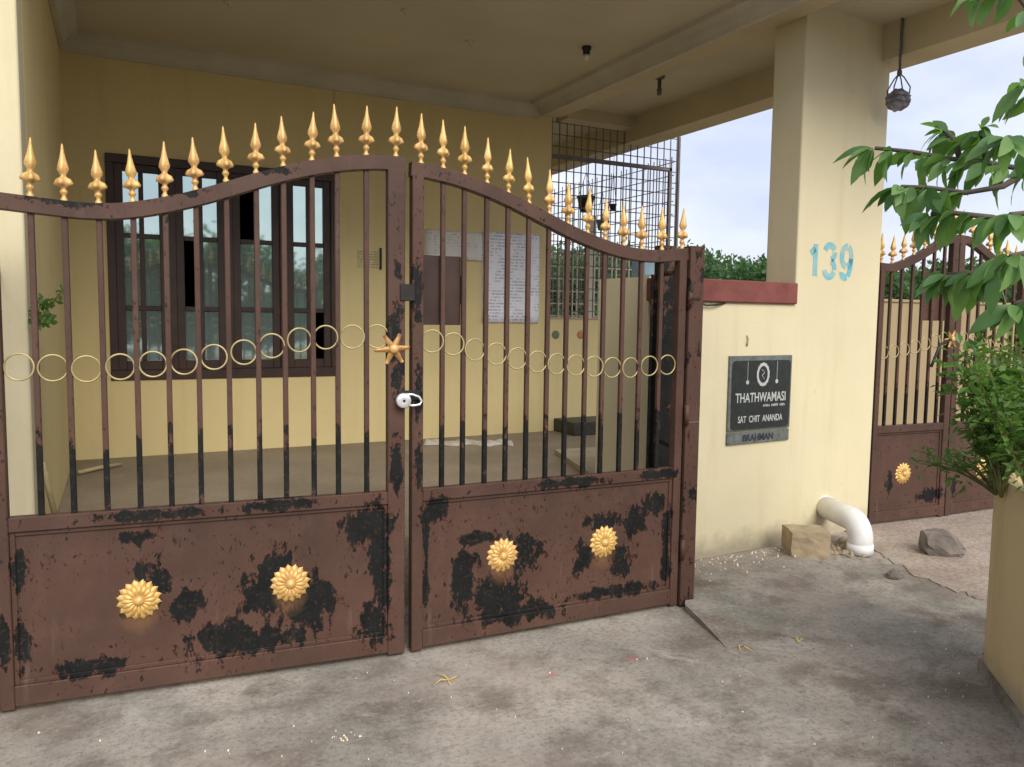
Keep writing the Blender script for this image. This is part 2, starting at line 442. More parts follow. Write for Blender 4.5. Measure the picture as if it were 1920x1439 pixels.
def cornice(a, b, nrm):
    a = Vector(a); b = Vector(b); n = Vector(nrm); mb = MB()
    prof = [(0, -.13), (.03, -.13), (.035, -.10), (.06, -.055), (.12, -.03), (.125, 0), (0, 0)]
    v = [(*(p+n*d)[:2], CZ+h) for p in (a, b) for d, h in prof]; k = len(prof)
    f = [(i, (i+1) % k, k+(i+1) % k, k+i) for i in range(k)] + [tuple(range(k))[::-1], tuple(range(k, 2*k))]
    mb.add(v, f); return hp(mb, 'cornice', m_cornice)
cornice((-.21, YH, 0), (3.665, YH, 0), (0, -1, 0))
cornice((3.668, YH-.13, 0), (3.668, 3.3, 0), (-1, 0, 0))
cornice((-.25, 3.98, 0), (-.213, YH-.13, 0), (1, 0, 0))
hp(MB().prism([(-.255, 3.70), (2.86, 3.70), (2.87, 4.4), (5.3, 4.4), (5.3, YH-.002), (-.215, YH-.002)], .0, FL), 'porch_floor', m_floor)
hp(B(3.83, 5.42, YH-.002, 9.6, 0, FL), 'porch_floor', m_floor)
hp(B(3.9, 4.56, 6.30, YH-.004, FL, .475, c=.006), 'step', m_granite)
cx0 = at_y(628, 200, YH).x
hp(MB().tube([(cx0, YH-.006, CZ-.13), (cx0+.004, YH-.006, 3.0), (cx0+.002, YH-.006, WZ1+.02)], .006, 6), 'conduit', m_cream_in)
for o in house.children:
    if o.name.startswith('pillar'):
        bv = o.modifiers.new('edge', 'BEVEL'); bv.width = .012; bv.segments = 3
# window : frame posts, four shutters of 2 x 3 panes, a few panes gone
win = bpy.data.objects.new('window', None); col.objects.link(win); win.parent = house; win.location = (WX0, YH, WZ0)
WW, WH = WX1-WX0, WZ1-WZ0
def wp(mb, name, mat): return mb.build(name, mat, win)
wp(B(0, WW, -.018, .10, 0, .075, c=.004), 'sill', m_wood)
wp(B(0, WW, -.016, .10, WH-.065, WH, c=.004), 'frame_head', m_wood)
for i in range(5):
    x = i*(WW-.055)/4
    wp(B(x, x+.055, -.014, .10, .075, WH-.065, c=.003), 'frame_post', m_wood)
missing = {(1, 0, 1), (2, 0, 2), (3, 1, 0)}
rows = [.145, .545, 1.085, 1.558]
for i in range(4):
    x0 = i*(WW-.055)/4+.055; x1 = (i+1)*(WW-.055)/4
    wp(B(x0, x0+.058, .002, .045, .075, WH-.065, c=.003), 'shutter_stile', m_wood)
    wp(B(x1-.058, x1, .002, .045, .075, WH-.065, c=.003), 'shutter_stile', m_wood)
    xm = (x0+x1)/2
    wp(B(x0+.058, x1-.058, .004, .043, .075, rows[0], c=.003), 'shutter_rail', m_wood)
    wp(B(x0+.058, x1-.058, .004, .043, rows[3], WH-.065, c=.003), 'shutter_rail', m_wood)
    for k in (1, 2): wp(B(x0+.058, x1-.058, .006, .041, rows[k]-.018, rows[k]+.018, c=.003), 'shutter_rail', m_wood)
    wp(B(xm-.017, xm+.017, .008, .039, rows[0], rows[3], c=.003), 'mullion', m_wood)
    for c in (0, 1):
        for r in range(3):
            if (i, c, r) in missing: continue
            a, b = (x0+.058, xm-.017) if c == 0 else (xm+.017, x1-.058)
            p = B(-(b-a)/2, (b-a)/2, -.002, .002, rows[r]+.0, rows[r+1]).build('pane', m_glass, win, loc=((a+b)/2, .022, 0))
            p.rotation_euler = (R_(rnd.uniform(-.25, .25)), 0, R_(rnd.uniform(-.5, .5)))
# ceiling fittings
def ceil_fit(px, py, name, label, mb, mat, extra=None):
    p = at_z(px, py, CZ); o = thing(name, label, 'lamp holder' if 'bulb' in name or 'lamp' in name else 'hook', (p.x, p.y, CZ))
    mb.build(name.split('_')[-1] if '_' in name else 'body', mat, o)
    return o
p = at_z(1100, 88, CZ); t = thing('bulb_holder', 'small dark bulb holder with pale bulb on the porch ceiling', 'bulb holder', (p.x, p.y, CZ))
MB().lathe([(.034, 0), (.034, -.02), (.026, -.028), (.026, -.055)][::-1], 14).build('holder', m_iron, t, True)
MB().lathe([(.004, -.098), (.018, -.09), (.021, -.075), (.018, -.055)], 12).build('bulb', m_bulb, t, True)
p = at_z(1237, 143, CZ); t = thing('lamp_pendant', 'short rusty lamp stem hanging from the ceiling over the side bay', 'lamp stem', (p.x, p.y, CZ))
MB().lathe([(.045, 0), (.04, -.02), (.018, -.028)][::-1], 14).build('canopy', m_rope, t, True)
MB().lathe([(.016, -.028), (.016, -.10), (.022, -.105), (.018, -.15)][::-1], 10).build('stem', m_rope, t, True)
for px, py in ((760, 20), (880, 78), (428, 4)):
    p = at_z(px, py, CZ)
    h = MB().lathe([(.032, 0), (.028, -.008), (.008, -.012)][::-1], 12); h.tube([(0, 0, -.01), (.0, 0, -.03), (.012, 0, -.04), (.02, 0, -.03)], .004, 6)
    tag(h.build('ceiling_hook', m_cornice, None, True, loc=(p.x, p.y, CZ)), 'small plaster-coloured fan hook on the porch ceiling', 'hook', 'hooks on the porch ceiling')
# notices on the house wall
def sheet(name, px0, py0, px1, py1, mat, label, cat='notice'):
    a = at_y(px0, py0, YH); b = at_y(px1, py1, YH); w_, h_ = b.x-a.x, a.z-b.z; n = 8
    v = []; f = []
    for j in range(n+1):
        for i in range(n+1):
            u, q = i/n, j/n
            cur = .018*max(0, (u-.6)/.4)**2*(q) + .004*math.sin(7*u+3*q) + .02*max(0, (q-.75)/.25)**2*(1-u)
            v.append((u*w_, -.005-cur, -q*h_))
    k = n+1
    for j in range(n):
        for i in range(n): f.append((j*k+i, (j+1)*k+i, (j+1)*k+i+1, j*k+i+1))
    o = MB().add(v, f).build(name, mat, None, True, loc=(a.x, YH, a.z))
    s = o.modifiers.new('thick', 'SOLIDIFY'); s.thickness = .0006
    return tag(o, label, cat)
sheet('paper_notice', 797, 430, 903, 490, m_notice_old, 'faded grey paper notice with small print beside the larger white sheet')
sheet('paper_notice', 905, 434, 1008, 606, m_notice, 'large white printed paper notice pasted near the house corner')
a = at_y(670, 470, YH); b = at_y(722, 504, YH)
lab = thing('meter_label', 'faint stencilled table of figures on the wall right of the window', 'wall stencil', (a.x, YH, a.z))
B(0, b.x-a.x-.06, -.003, 0, b.z-a.z, 0).build('print', m_label, lab)
B(b.x-a.x-.05, b.x-a.x-.035, -.02, -.001, b.z-a.z-.01, .03).build('clip', m_iron, lab)

# ------------------------------------------------------------------ front compound wall
cw = thing('compound_wall', 'cream plastered compound wall with red coping between gate post and numbered pillar', 'wall', wl(0, 0), AW)
W0 = -.20
B(W0, S_P0+.01, .0006, .16, 0, 1.556).build('wall_body', m_cream, cw)
B(W0-.03, S_P0-.004, -.022, .18, 1.556, 1.69, c=.006).build('coping', m_red, cw)
B(W0-.015, W0+.14, .17, .66, 0, 1.70).build('return_wall', m_cream, cw)
# bent wire stub under the coping
ws = MB(); ws.tube([wl(.02, -.004, 1.548), wl(.06, -.02, 1.535), wl(.13, -.022, 1.538), wl(.19, -.012, 1.546), wl(.235, .002, 1.55)], .006, 6)
tag(ws.build('wire_stub', m_iron, None, True), 'black bent wire stub under the red coping', 'wire')
lw = thing('side_wall', 'cream compound wall stub running left from the porch pillar', 'wall', (-.752, 3.72, 0))
B(-1.6, 0, 0, .16, 0, 1.55).build('wall_body', m_cream, lw); B(-1.62, 0, -.02, .18, 1.55, 1.68, c=.005).build('coping', m_red, lw)
# name plaque
def wpt(px, py):     # pixel on the front-wall plane -> s,z
    q = at_pl(px, py, (3.1, 3.68), (4.8, 3.78)); return (q.x-3.1)/math.cos(AW), q.z
s0, z1 = wpt(1366, 668); s1, _ = wpt(1483, 664); _, z0 = wpt(1478, 824); sc = (s0+s1)/2; ww = (s1-s0)/2
plq = thing('name_plaque', 'black granite name plaque with engraved white letters set in the cream wall', 'plaque', wl(sc, 0, z0), AW)
hh = z1-z0
m_plaq = mat_simple('black_polished_granite', (.018, .022, .021), .3, .4, 40, .5)
m_plaq2 = mat_simple('grey_granite_border', (.12, .13, .12), .45, .3, 30, .4)
m_engr = mat_simple('engraved_white', (.42, .44, .42), .7, .15, 30)
m_ink = mat_simple('dark_lettering', (.03, .035, .05), .6)
B(-ww, ww, -.014, .01, hh*.15, hh, c=.003).build('border', m_plaq2, plq)
def rrect(x0, x1, z0_, z1_, r, n=5):
    o = []
    for cx, cz, a0 in ((x1-r, z1_-r, 0), (x0+r, z1_-r, 90), (x0+r, z0_+r, 180), (x1-r, z0_+r, 270)):
        for k in range(n+1):
            a = R_(a0+90*k/n); o.append((cx+r*math.cos(a), cz+r*math.sin(a)))
    return o
def plate(poly, y0, y1):
    n = len(poly); v = [(x, y0, z) for x, z in poly]+[(x, y1, z) for x, z in poly]
    return MB().add(v, [tuple(range(n)), tuple(range(n, 2*n))[::-1]]+[(i, n+i, n+(i+1) % n, (i+1) % n) for i in range(n)])
plate(rrect(-ww+.02, ww-.015, hh*.165, hh-.03, .03), -.0165, -.012).build('panel', m_plaq, plq)
B(-ww, ww*.99, -.013, .01, 0, hh*.135, c=.002).build('base_strip', m_plaq2, plq)
FY = -.0175
text_mesh('lettering', 'THATHWAMASI', .082, m_engr, plq, (0, FY, hh*.475), .0012, .76)
text_mesh('lettering', 'SAT  CHIT  ANANDA', .058, m_engr, plq, (0, FY, hh*.245), .0008, .72)
text_mesh('lettering', 'BRAHMAN', .060, m_ink, plq, (-.01, -.0145, hh*.03), .001, .95)
sm = MB()
for i in range(16):
    if i in (5, 11): continue
    x = .02+i*.0125; sm.box(x, x+.007, FY-.001, FY+.001, hh*.415, hh*(.435+.012*rnd.random()))
sm.build('small_lettering', m_engr, plq)
em = MB(); ec = (.01, FY, hh*.785)
v = []; f = []
for k in range(28):
    a = 2*math.pi*k/28; r1 = 1.0 + (.06 if k % 2 else 0)
    v += [(ec[0]+.055*r1*math.cos(a), FY-.001, ec[2]+.072*r1*math.sin(a)), (ec[0]+.040*math.cos(a), FY-.001, ec[2]+.053*math.sin(a))]
for k in range(28): q = (k+1) % 28; f.append((2*k, 2*k+1, 2*q+1, 2*q))
em.add(v, f)
em.tube([(ec[0]-.012, FY, ec[2]+.03), (ec[0]+.012, FY, ec[2]+.012), (ec[0]-.01, FY, ec[2]-.008), (ec[0]+.012, FY, ec[2]-.028)], .003, 5)
em.build('emblem', m_engr, plq)
for sx in (-.125, .135):
    mb = MB().tube([(sx, FY, hh-.035), (sx, FY, hh*.72)], .0018, 5); mb.lathe([(.002, -.002), (.013, -.001), (.013, .001), (.002, .002)], 10, 'y', (sx, FY, hh*.70))
    mb.build('hanging_lamp_motif', m_engr, plq)
# little rust mark above the plaque: wire hook
s_, z_ = wpt(1400, 638)
mb = MB().tube([(0, 0, .03), (.004, -.01, .01), (-.003, -.012, -.02), (.0, -.004, -.035)], .005, 6)
tag(mb.build('wall_hook', m_stick, None, True, loc=wl(s_, 0, z_), rotz=AW), 'small brown hook on the cream wall above the plaque', 'hook')
# painted house number, stencilled digits (on the pillar)
def mat_num():
    M = Mat('worn_blue_paint', .8, .2)
    f = M.ramp(M.noise(9, 5, .6), [(.36, .5), (.55, 1.0)])
    return M.color(M.mix(f, (.55, .50, .30), (.16, .42, .50)))
m_num = mat_num()
def stroke(pts, w_):
    v = []; f = []
    for i, (x, z) in enumerate(pts):
        a = Vector(pts[max(i-1, 0)]); b = Vector(pts[min(i+1, len(pts)-1)]); d = (b-a).normalized(); n = Vector((-d.y, d.x))*w_/2
        v += [(x+n.x, 0, z+n.y), (x-n.x, 0, z-n.y)]
    for i in range(len(pts)-1): f.append((2*i, 2*i+1, 2*i+3, 2*i+2))
    return v, f
def arc(cx, cz, rx, rz, a0, a1, n=10): return [(cx+rx*math.cos(R_(a0+(a1-a0)*k/n)), cz+rz*math.sin(R_(a0+(a1-a0)*k/n))) for k in range(n+1)]
H_ = .205
s0n, zn = wpt(1512, 517); s1n, _ = wpt(1600, 520)
num = thing('house_number', 'worn sky-blue stencilled number 139 painted on the pillar', 'house number', wl((s0n+s1n)/2, -.0015, zn), AW)
D = [(-.155, [[(.0, 0), (.0, H_)], [(-.045, H_*.70), (-.006, H_*.86)]]),
     (-.01, [arc(-.005, H_*.77, .048, H_*.23, 165, 20), arc(-.005, H_*.77, .048, H_*.23, 5, -75), arc(-.005, H_*.25, .05, H_*.25, 75, -5), arc(-.005, H_*.25, .05, H_*.25, -20, -170)]),
     (.155, [arc(0, H_*.68, .048, H_*.32, 80, 265), arc(0, H_*.68, .048, H_*.32, 70, -80), [(.046, H_*.62), (.044, H_*.35), (.02, .01)], arc(-.01, .03, .035, .03, -60, -190)])]
for cx, strokes in D:
    mb = MB()
    for st in strokes: mb.add(*stroke([(x+cx, z) for x, z in st], .043))
    mb.build('digit', m_num, num)

# ------------------------------------------------------------------ gates
def interp(pts, s):
    xs = [p[0] for p in pts]; ys = [p[1] for p in pts]
    return float(np.interp(s, xs, ys))
def smooth_curve(pts, n=60):
    xs = np.linspace(pts[0][0], pts[-1][0], n); ys = np.interp(xs, [p[0] for p in pts], [p[1] for p in pts])
    k = np.ones(7)/7; yp = np.concatenate([[ys[0]]*3, ys, [ys[-1]]*3]); ys = np.convolve(yp, k, 'valid')
    return list(zip(xs.tolist(), ys.tolist()))
def finial_mesh():
    # cast spear head: foot, bead, drooping four-lobed leaf collar, openwork diamond, long tip
    prof = [(.012, 0, 0), (.0135, .010, 0), (.008, .016, 0), (.008, .024, 0), (.0145, .031, 0), (.0145, .037, 0), (.009, .044, 0), (.0105, .050, .1), (.022, .055, .5), (.035, .062, .62),
            (.038, .069, .62), (.030, .079, .55), (.014, .086, .3), (.0105, .092, .1), (.015, .099, .25), (.0225, .109, .35), (.0235, .117, .35), (.0185, .133, .25), (.0125, .152, .15), (.0078, .172, 0), (.005, .190, 0), (.0028, .203, 0)]
    m = MB(); n = 16; v = []; f = []
    for r, h, k in prof:
        for q in range(n):
            a = 2*math.pi*q/n; e = abs(math.cos(2*a)); rr = .88*r*(1-k+k*e)
            v.append((rr*math.cos(a), rr*math.sin(a), h-(.006*k*e if r > .03 else 0)))
    for i in range(len(prof)-1):
        for q in range(n): f.append((i*n+q, i*n+(q+1) % n, (i+1)*n+(q+1) % n, (i+1)*n+q))
    f.append(tuple((len(prof)-1)*n+q for q in range(n))); m.add(v, f)
    me = bpy.data.meshes.new('finial'); me.from_pydata(m.v, [], m.f); me.shade_smooth(); me.materials.append(m_gold); return me
ME_FIN = finial_mesh()
def flower_meshes():
    m = MB(); n = 16
    for layer, (r0, r1, w_, y, off) in enumerate(((.018, .080, .0125, -.003, 0), (.014, .060, .0095, -.012, .5))):
        for k in range(n):
            a = 2*math.pi*(k+off)/n; c, s = math.cos(a), math.sin(a)
            t = [(r0, .35, 0), (r0+.45*(r1-r0), .85, .006), (r0+.78*(r1-r0), 1.0, .003), (r1, .12, -.004)]
            v = []
            for r, ww_, h in t:
                q = w_*ww_
                v += [(r*c-q*s, y-h+.005, r*s+q*c), (r*c, y-h-.005, r*s), (r*c+q*s, y-h+.005, r*s-q*c)]
            f = []
            for i in range(3):
                f += [(3*i, 3*i+1, 3*i+4, 3*i+3), (3*i+1, 3*i+2, 3*i+5, 3*i+4)]
            m.add(v, f)
    m.lathe([(.055, 0), (.05, .006), (.03, .012)], 20, 'y')
    me = bpy.data.meshes.new('flower_rosette'); me.from_pydata(m.v, [], m.f); me.shade_smooth(); me.materials.append(m_gold)
    b = MB().lathe([(.021, .010), (.020, .018), (.013, .026), (.004, .029)], 16, 'y')
    mb = bpy.data.meshes.new('boss'); mb.from_pydata(b.v, [], b.f); mb.shade_smooth(); mb.materials.append(m_gold)
    return me, mb
ME_FLO, ME_BOSS = flower_meshes()
def sweep_rail(curve, h, y0, y1):
    v = []; f = []
    for i, (x, z) in enumerate(curve):
        a = curve[max(i-1, 0)]; b = curve[min(i+1, len(curve)-1)]; dx, dz = b[0]-a[0], b[1]-a[1]; L = math.hypot(dx, dz)
        nx, nz = dz/L*h, -dx/L*h
        c = .003
        v += [(x, y0+c, z), (x, y1-c, z), (x+nx*.05, y1, z+nz*.05), (x+nx*.95, y1, z+nz*.95), (x+nx, y1-c, z+nz), (x+nx, y0+c, z+nz), (x+nx*.95, y0, z+nz*.95), (x+nx*.05, y0, z+nz*.05)]
    n = 8
    for i in range(len(curve)-1):
        for k in range(n): f.append((i*n+k, i*n+(k+1) % n, (i+1)*n+(k+1) % n, (i+1)*n+k))
    f.append(tuple(range(n))[::-1]); f.append(tuple((len(curve)-1)*n+k for k in range(n)))
    return MB().add([p for p in v], [q[::-1] for q in f])
def gate_leaf(label, A, Bp, top, bars, finials, rings, flowers, mat, group, stiles, rail=(.663, .716), bot=(.022, .098), barw=.0098, ring_r=.047, floc=None, jit=.0):
    A = Vector((*A, 0)); Bp = Vector((*Bp, 0)); d = Bp-A; rz = math.atan2(d.y, d.x); L = d.length
    g = thing('gate_leaf', label, 'gate', A, rz, group)
    cur = smooth_curve(top)
    zt = lambda s: interp(cur, s)
    sweep_rail(cur, .058, -.022, .022).build('top_rail', mat, g)
    for a, b in stiles:
        zz = min(zt(a), zt(b))-.05
        B(a, b, -.0235, .0235, .012, zz, c=.003).build('stile', mat, g)
    a0, b0 = stiles[0][1], stiles[1][0]
    B(a0, b0, -.022, .022, rail[0], rail[1], c=.003).build('middle_rail', mat, g)
    B(a0, b0, -.022, .022, bot[0], bot[1], c=.003).build('bottom_rail', mat, g)
    B(a0-.004, b0+.004, -.004, 0, bot[1]-.004, rail[0]+.004).build('panel', mat, g)
    for x0, x1, z0_, z1_ in ((a0, a0+.018, bot[1], rail[0]), (b0-.018, b0, bot[1], rail[0]), (a0+.018, b0-.018, bot[1], bot[1]+.016), (a0+.018, b0-.018, rail[0]-.016, rail[0])):
        B(x0, x1, -.012, -.004, z0_, z1_, c=.002).build('panel_bead', mat, g)
    for s in bars:
        B(s-barw, s+barw, -barw, barw, rail[1]-.004, zt(s)-.05, c=.002).build('bar', m_bar, g)
    for s in finials:
        o = link('finial', ME_FIN, None, g, (s, 0, zt(s)-.003)); o.rotation_euler = (R_(rnd.uniform(-2.5, 2.5)), R_(rnd.uniform(-3, 3)), R_(rnd.uniform(-20, 20)))
        o.scale = (1, 1, rnd.uniform(.94, 1.03))
    me = None
    for s, z in rings:
        mb = MB().ring((0, 0, 0), ring_r, .0035, 28, 6)
        o = mb.build('ring', m_brass, g, True, loc=(s, -.006, z)); o.rotation_euler = (R_(rnd.uniform(-4, 4)), 0, R_(rnd.uniform(-10, 10)))
    for s, z in flowers:
        o = link('flower_rosette', ME_FLO, None, g, (s, -.005, z)); o.rotation_euler.y = rnd.uniform(0, 6)
        link('boss', ME_BOSS, None, o)
    return g
m_bar = mat_paint('flaking_brown_enamel_bars', [(.75, .82, 2.0, .22)])
G0, G1, G1b, G2 = (-.363, 3.307), (1.122, 3.165), (1.147, 3.164), (2.556, 3.124)
def loc_on(px, py, A, Bp):
    q = at_pl(px, py, A, Bp); d = (Vector(Bp)-Vector(A)); L = d.length
    return ((q.x-A[0])*d.x+(q.y-A[1])*d.y)/L, q.z
def px_blob(px, py, rx, ry, A, Bp):
    s, z = loc_on(px, py, A, Bp); s2, _ = loc_on(px+rx, py, A, Bp); _, z2 = loc_on(px, py+ry, A, Bp)
    return (s, z, abs(s2-s), abs(z2-z))
LB = [(500, 1085, 42, 45), (575, 1130, 60, 55), (490, 1120, 45, 40), (525, 1058, 26, 36), (345, 1138, 40, 34), (300, 1098, 24, 42), (262, 1072, 32, 18),
      (240, 1150, 20, 14), (478, 1200, 120, 26), (165, 1252, 75, 20), (712, 1060, 22, 130), (690, 985, 55, 40), (702, 1170, 34, 50), (420, 1190, 70, 26),
      (38, 1075, 18, 38), (45, 1215, 16, 60), (300, 963, 130, 12), (520, 945, 80, 12), (130, 377, 80, 12), (500, 318, 60, 10), (340, 362, 40, 8),
      (738, 620, 14, 70), (742, 500, 10, 35), (740, 880, 12, 55), (260, 1005, 40, 14), (10, 1200, 12, 60), (745, 705, 14, 40)]
RB = [(868, 1085, 26, 70), (930, 1115, 60, 44), (985, 1035, 34, 40), (960, 1148, 90, 22), (900, 1010, 60, 14), (815, 955, 34, 24), (797, 1000, 8, 60), (797, 1105, 8, 45),
      (1094, 1048, 20, 34), (1160, 1052, 26, 34), (1130, 978, 44, 16), (1150, 1108, 85, 12), (1246, 1030, 9, 95), (1060, 904, 80, 12), (1190, 975, 22, 40), (1225, 945, 26, 20),
      (780, 560, 12, 75), (782, 740, 10, 55), (783, 890, 11, 45), (1230, 888, 40, 10), (812, 540, 10, 20)]
lb = [px_blob(b[0], b[1], b[2]*1.15, b[3]*1.15, G0, G1) for b in LB]; rb = [px_blob(b[0], b[1], b[2]*1.15, b[3]*1.15, G1b, G2) for b in RB]
lf = [loc_on(261, 1124, G0, G1), loc_on(544, 1093, G0, G1)]; rf = [loc_on(941, 1041, G1b, G2), loc_on(1131, 1016, G1b, G2)]
gold = lambda fl: [(s, z-.045, .085, .11) for s, z in fl]
m_gl = mat_paint('flaking_brown_enamel_left', lb, gold(lf)); m_gr = mat_paint('flaking_brown_enamel_right', rb, gold(rf))
m_gp = mat_paint('brown_enamel', [])
sx = lambda x, A: (x-A[0])*1.0035
LT = [(0, 1.862)]+[(sx(a, G0), b) for a, b in ((-.299, 1.855), (-.204, 1.849), (-.106, 1.839), (.003, 1.834), (.116, 1.848), (.223, 1.874), (.315, 1.902), (.422, 1.940), (.537, 1.985), (.642, 2.021), (.749, 2.052), (.858, 2.076), (.972, 2.092), (1.07, 2.098))]+[(1.492, 2.092)]
RT = [(0, 2.080)]+[(sx(a, G1b), b) for a, b in ((1.194, 2.078), (1.293, 2.067), (1.397, 2.047), (1.493, 2.021), (1.598, 1.987), (1.697, 1.948), (1.808, 1.905), (1.907, 1.865), (2.01, 1.832), (2.117, 1.803), (2.218, 1.785), (2.318, 1.777), (2.427, 1.781))]+[(1.409, 1.80)]
lbars = [sx(a, G0) for a in (-.209, -.105, .004, .115, .223, .328, .436, .544, .645, .753, .850, .966)]
rbars = [sx(a, G1b) for a in (1.29, 1.386, 1.49, 1.591, 1.693, 1.794, 1.891, 1.994, 2.088, 2.193, 2.294, 2.41)]
def ringrow(bars, ends, zpts):
    q = [ends[0]]+bars+[ends[1]]; return [((a+b)/2, interp(zpts, (a+b)/2)) for a, b in zip(q, q[1:])]
lz = [(.1, 1.253), (.31, 1.243), (.43, 1.250), (.53, 1.258), (.64, 1.266), (.75, 1.284), (.86, 1.302), (.96, 1.326), (1.07, 1.350), (1.17, 1.360), (1.4, 1.365)]
rz_ = [(.08, 1.347), (.19, 1.333), (.29, 1.308), (.39, 1.290), (.495, 1.268), (.59, 1.253), (.69, 1.241), (.84, 1.230), (1.0, 1.219), (1.11, 1.217), (1.23, 1.225), (1.32, 1.228)]
GRP = 'leaves of the wide front gate'
left = gate_leaf('wide brown gate leaf with padlock disc and gold star, left of the meeting stiles', G0, G1, LT, lbars, lbars+[1.455], ringrow(lbars, (.05, 1.42), lz), lf, m_gl, GRP, ((.004, .052), (1.418, 1.490)))
right = gate_leaf('wide brown gate leaf with lock cover plate, hinged beside the plaque wall', G1b, G2, RT, rbars, [.045]+rbars+[1.385], ringrow(rbars, (.05, 1.362), rz_), rf, m_gr, GRP, ((.003, .052), (1.362, 1.406)))
# lock cover plate behind the bars of the right leaf
a = loc_on(796, 478, G1b, G2); b = loc_on(866, 610, G1b, G2)
m_lockp = mat_simple('dark_brown_sheet', (.042, .024, .019), .5, .25, 8)  # gate brown made darker, the shade behind the bars put into the colour
lc = B(a[0]-.0, b[0], .016, .022, b[1], a[1], c=.002).build('lock_cover', m_lockp, right)
B(b[0], b[0]+.012, .012, .03, b[1]+.09, a[1]-.08, c=.002).build('latch_bolt', m_iron, right)
# hasp and star on the left leaf
s_, z_ = loc_on(735, 654, G0, G1)
st = MB()
for k in range(6):
    a = R_(60*k+5); c, s = math.cos(a), math.sin(a); Ls = .068 if k != 3 else .08
    t = [(.0, .017, .016), (.022, .013, .016), (Ls*.7, .009, .012), (Ls, .007, .007)]
    v = []; f = []
    for r, ww_, h in t: v += [(r*c-ww_*s, 0, r*s+ww_*c), (r*c, -h, r*s), (r*c+ww_*s, 0, r*s-ww_*c)]
    for i in range(3): f += [(3*i, 3*i+3, 3*i+4, 3*i+1), (3*i+1, 3*i+4, 3*i+5, 3*i+2)]
    f.append((9, 10, 11)); st.add(v, f)
st.lathe([(.02, .0), (.02, .016), (.012, .022), (.003, .024)], 12, 'y')
st.build('star', m_gold, left, True, loc=(s_, -.0245, z_))
s_, z_ = loc_on(752, 745, G0, G1)
B(s_-.02, s_+.075, -.034, -.024, z_-.012, z_+.03, c=.003).build('hasp', m_iron, left)
B(s_-.012, s_+.052, -.030, -.0237, z_+.40, z_+.47, c=.003).build('bolt_plate', m_iron, left)
pp = at_pl(748, 749, G0, G1)
pl = thing('padlock', 'round silver padlock hanging on the hasp where the gate leaves meet', 'padlock', (pp.x, pp.y-.056, pp.z), math.atan2(G1[1]-G0[1], G1[0]-G0[0]))
MB().lathe([(.026, -.014), (.031, -.010), (.031, .008), (.027, .013), (.012, .0135)], 24, 'y').build('body', m_silver, pl, True)
MB().tube([(.012, 0, .026), (.040, 0, .024), (.066, 0, .014), (.078, 0, -.004), (.070, 0, -.018), (.045, 0, -.022), (.02, 0, -.020)], .0048, 8).build('shackle', m_silver, pl, True)
MB().lathe([(.006, .0130), (.006, .0145), (.002, .015)], 10, 'y').build('keyhole_cover', m_iron, pl, True)
# gate posts
gp = thing('gate_post', 'brown square steel post carrying the hinges by the plaque wall', 'post', (2.562, 3.122, 0), -.029)
B(.0, .086, -.035, .035, 0, 1.808, c=.004).build('post_tube', m_gp, gp)
for z in (.30, .98, 1.56):
    MB().tube([(-.001, -.04, z-.05), (-.001, -.04, z+.05)], .012, 10).build('hinge', m_gp, gp, True)
B(-.012, .062, -.038, -.0352, 1.545, 1.557).build('weld_strap', m_iron, gp)
B(-.0, .08, -.037, -.0352, .94, .945).build('weld_strap', m_grille, gp)
m_gd = mat_paint('dark_brown_enamel', [(0, 1, .3, 1.2)])
ip = thing('anchor_post', 'dark steel channel fixed to the end of the compound wall behind the gate', 'post', (2.775, 3.60, 0), 0)
B(0, .105, 0, .06, 0, 1.86, c=.003).build('channel', m_gd, ip)
B(-.02, .0, .055, .062, 0, 1.70, c=.001).build('flange', m_gd, ip)
for z in (.25, .765, 1.70):
    MB().tube([(-.13, -.44, z), (.02, .01, z)], .013, 8).build('hinge_arm', m_gd, ip)
lp = thing('gate_post', 'brown square steel post carrying the hinges by the porch side pillar', 'post', (-.455, 3.316, 0), -.09)
B(.0, .086, -.035, .035, 0, 1.87, c=.004).build('post_tube', m_gp, lp)
MB().tube([(.04, .03, .3), (.06, .41, .3)], .013, 8).build('hinge_arm', m_gp, lp); MB().tube([(.04, .03, 1.6), (.06, .41, 1.6)], .013, 8).build('hinge_arm', m_gp, lp)
# second, narrower gate beyond the pillar
H0, H1, H2 = (4.812, 3.805), (5.57, 3.75), (6.38, 3.73)
m_g2 = mat_paint('dull_brown_enamel', [(.62, .18, .14, .07), (.2, .30, .04, .1)])
m_g2b = mat_paint('dull_brown_enamel_plain', [(.1, .2, .05, .1)])
T2 = [(0, 1.86), (.10, 1.855), (.2, 1.875), (.35, 1.93), (.5, 2.0), (.62, 2.055), (.72, 2.085), (.797, 2.09)]
T2 = [(a*.953, b) for a, b in T2]
b2 = [.122, .225, .328, .431, .534, .637]
z2 = [(0, 1.235), (.2, 1.245), (.4, 1.28), (.7, 1.34)]
GR2 = 'leaves of the narrow side gate'
g2l = gate_leaf('narrow brown gate leaf hinged behind the numbered pillar', H0, H1, T2, b2, [.02]+b2+[.73], ringrow(b2, (.03, .70), z2), [loc_on(1692, 888, H0, H1)], m_g2, GR2, ((.003, .045), (.70, .757)))
L2 = (Vector(H2)-Vector(H1)).length
T3 = [(L2-s, z) for s, z in T2][::-1]; T3[0] = (.004, 2.09); b3 = [L2-s for s in b2][::-1]; z3 = [(L2-s, z) for s, z in z2][::-1]
g2r = gate_leaf('narrow brown gate leaf partly hidden behind the planter shrubs', H1, H2, T3, b3, [.04]+b3+[L2-.02], ringrow(b3, (.06, L2-.03), z3), [loc_on(1840, 880, H1, H2)], m_g2b, GR2, ((.006, .065), (L2-.045, L2-.003)))
a = loc_on(1736, 508, H0, H1); b = loc_on(1778, 602, H0, H1)
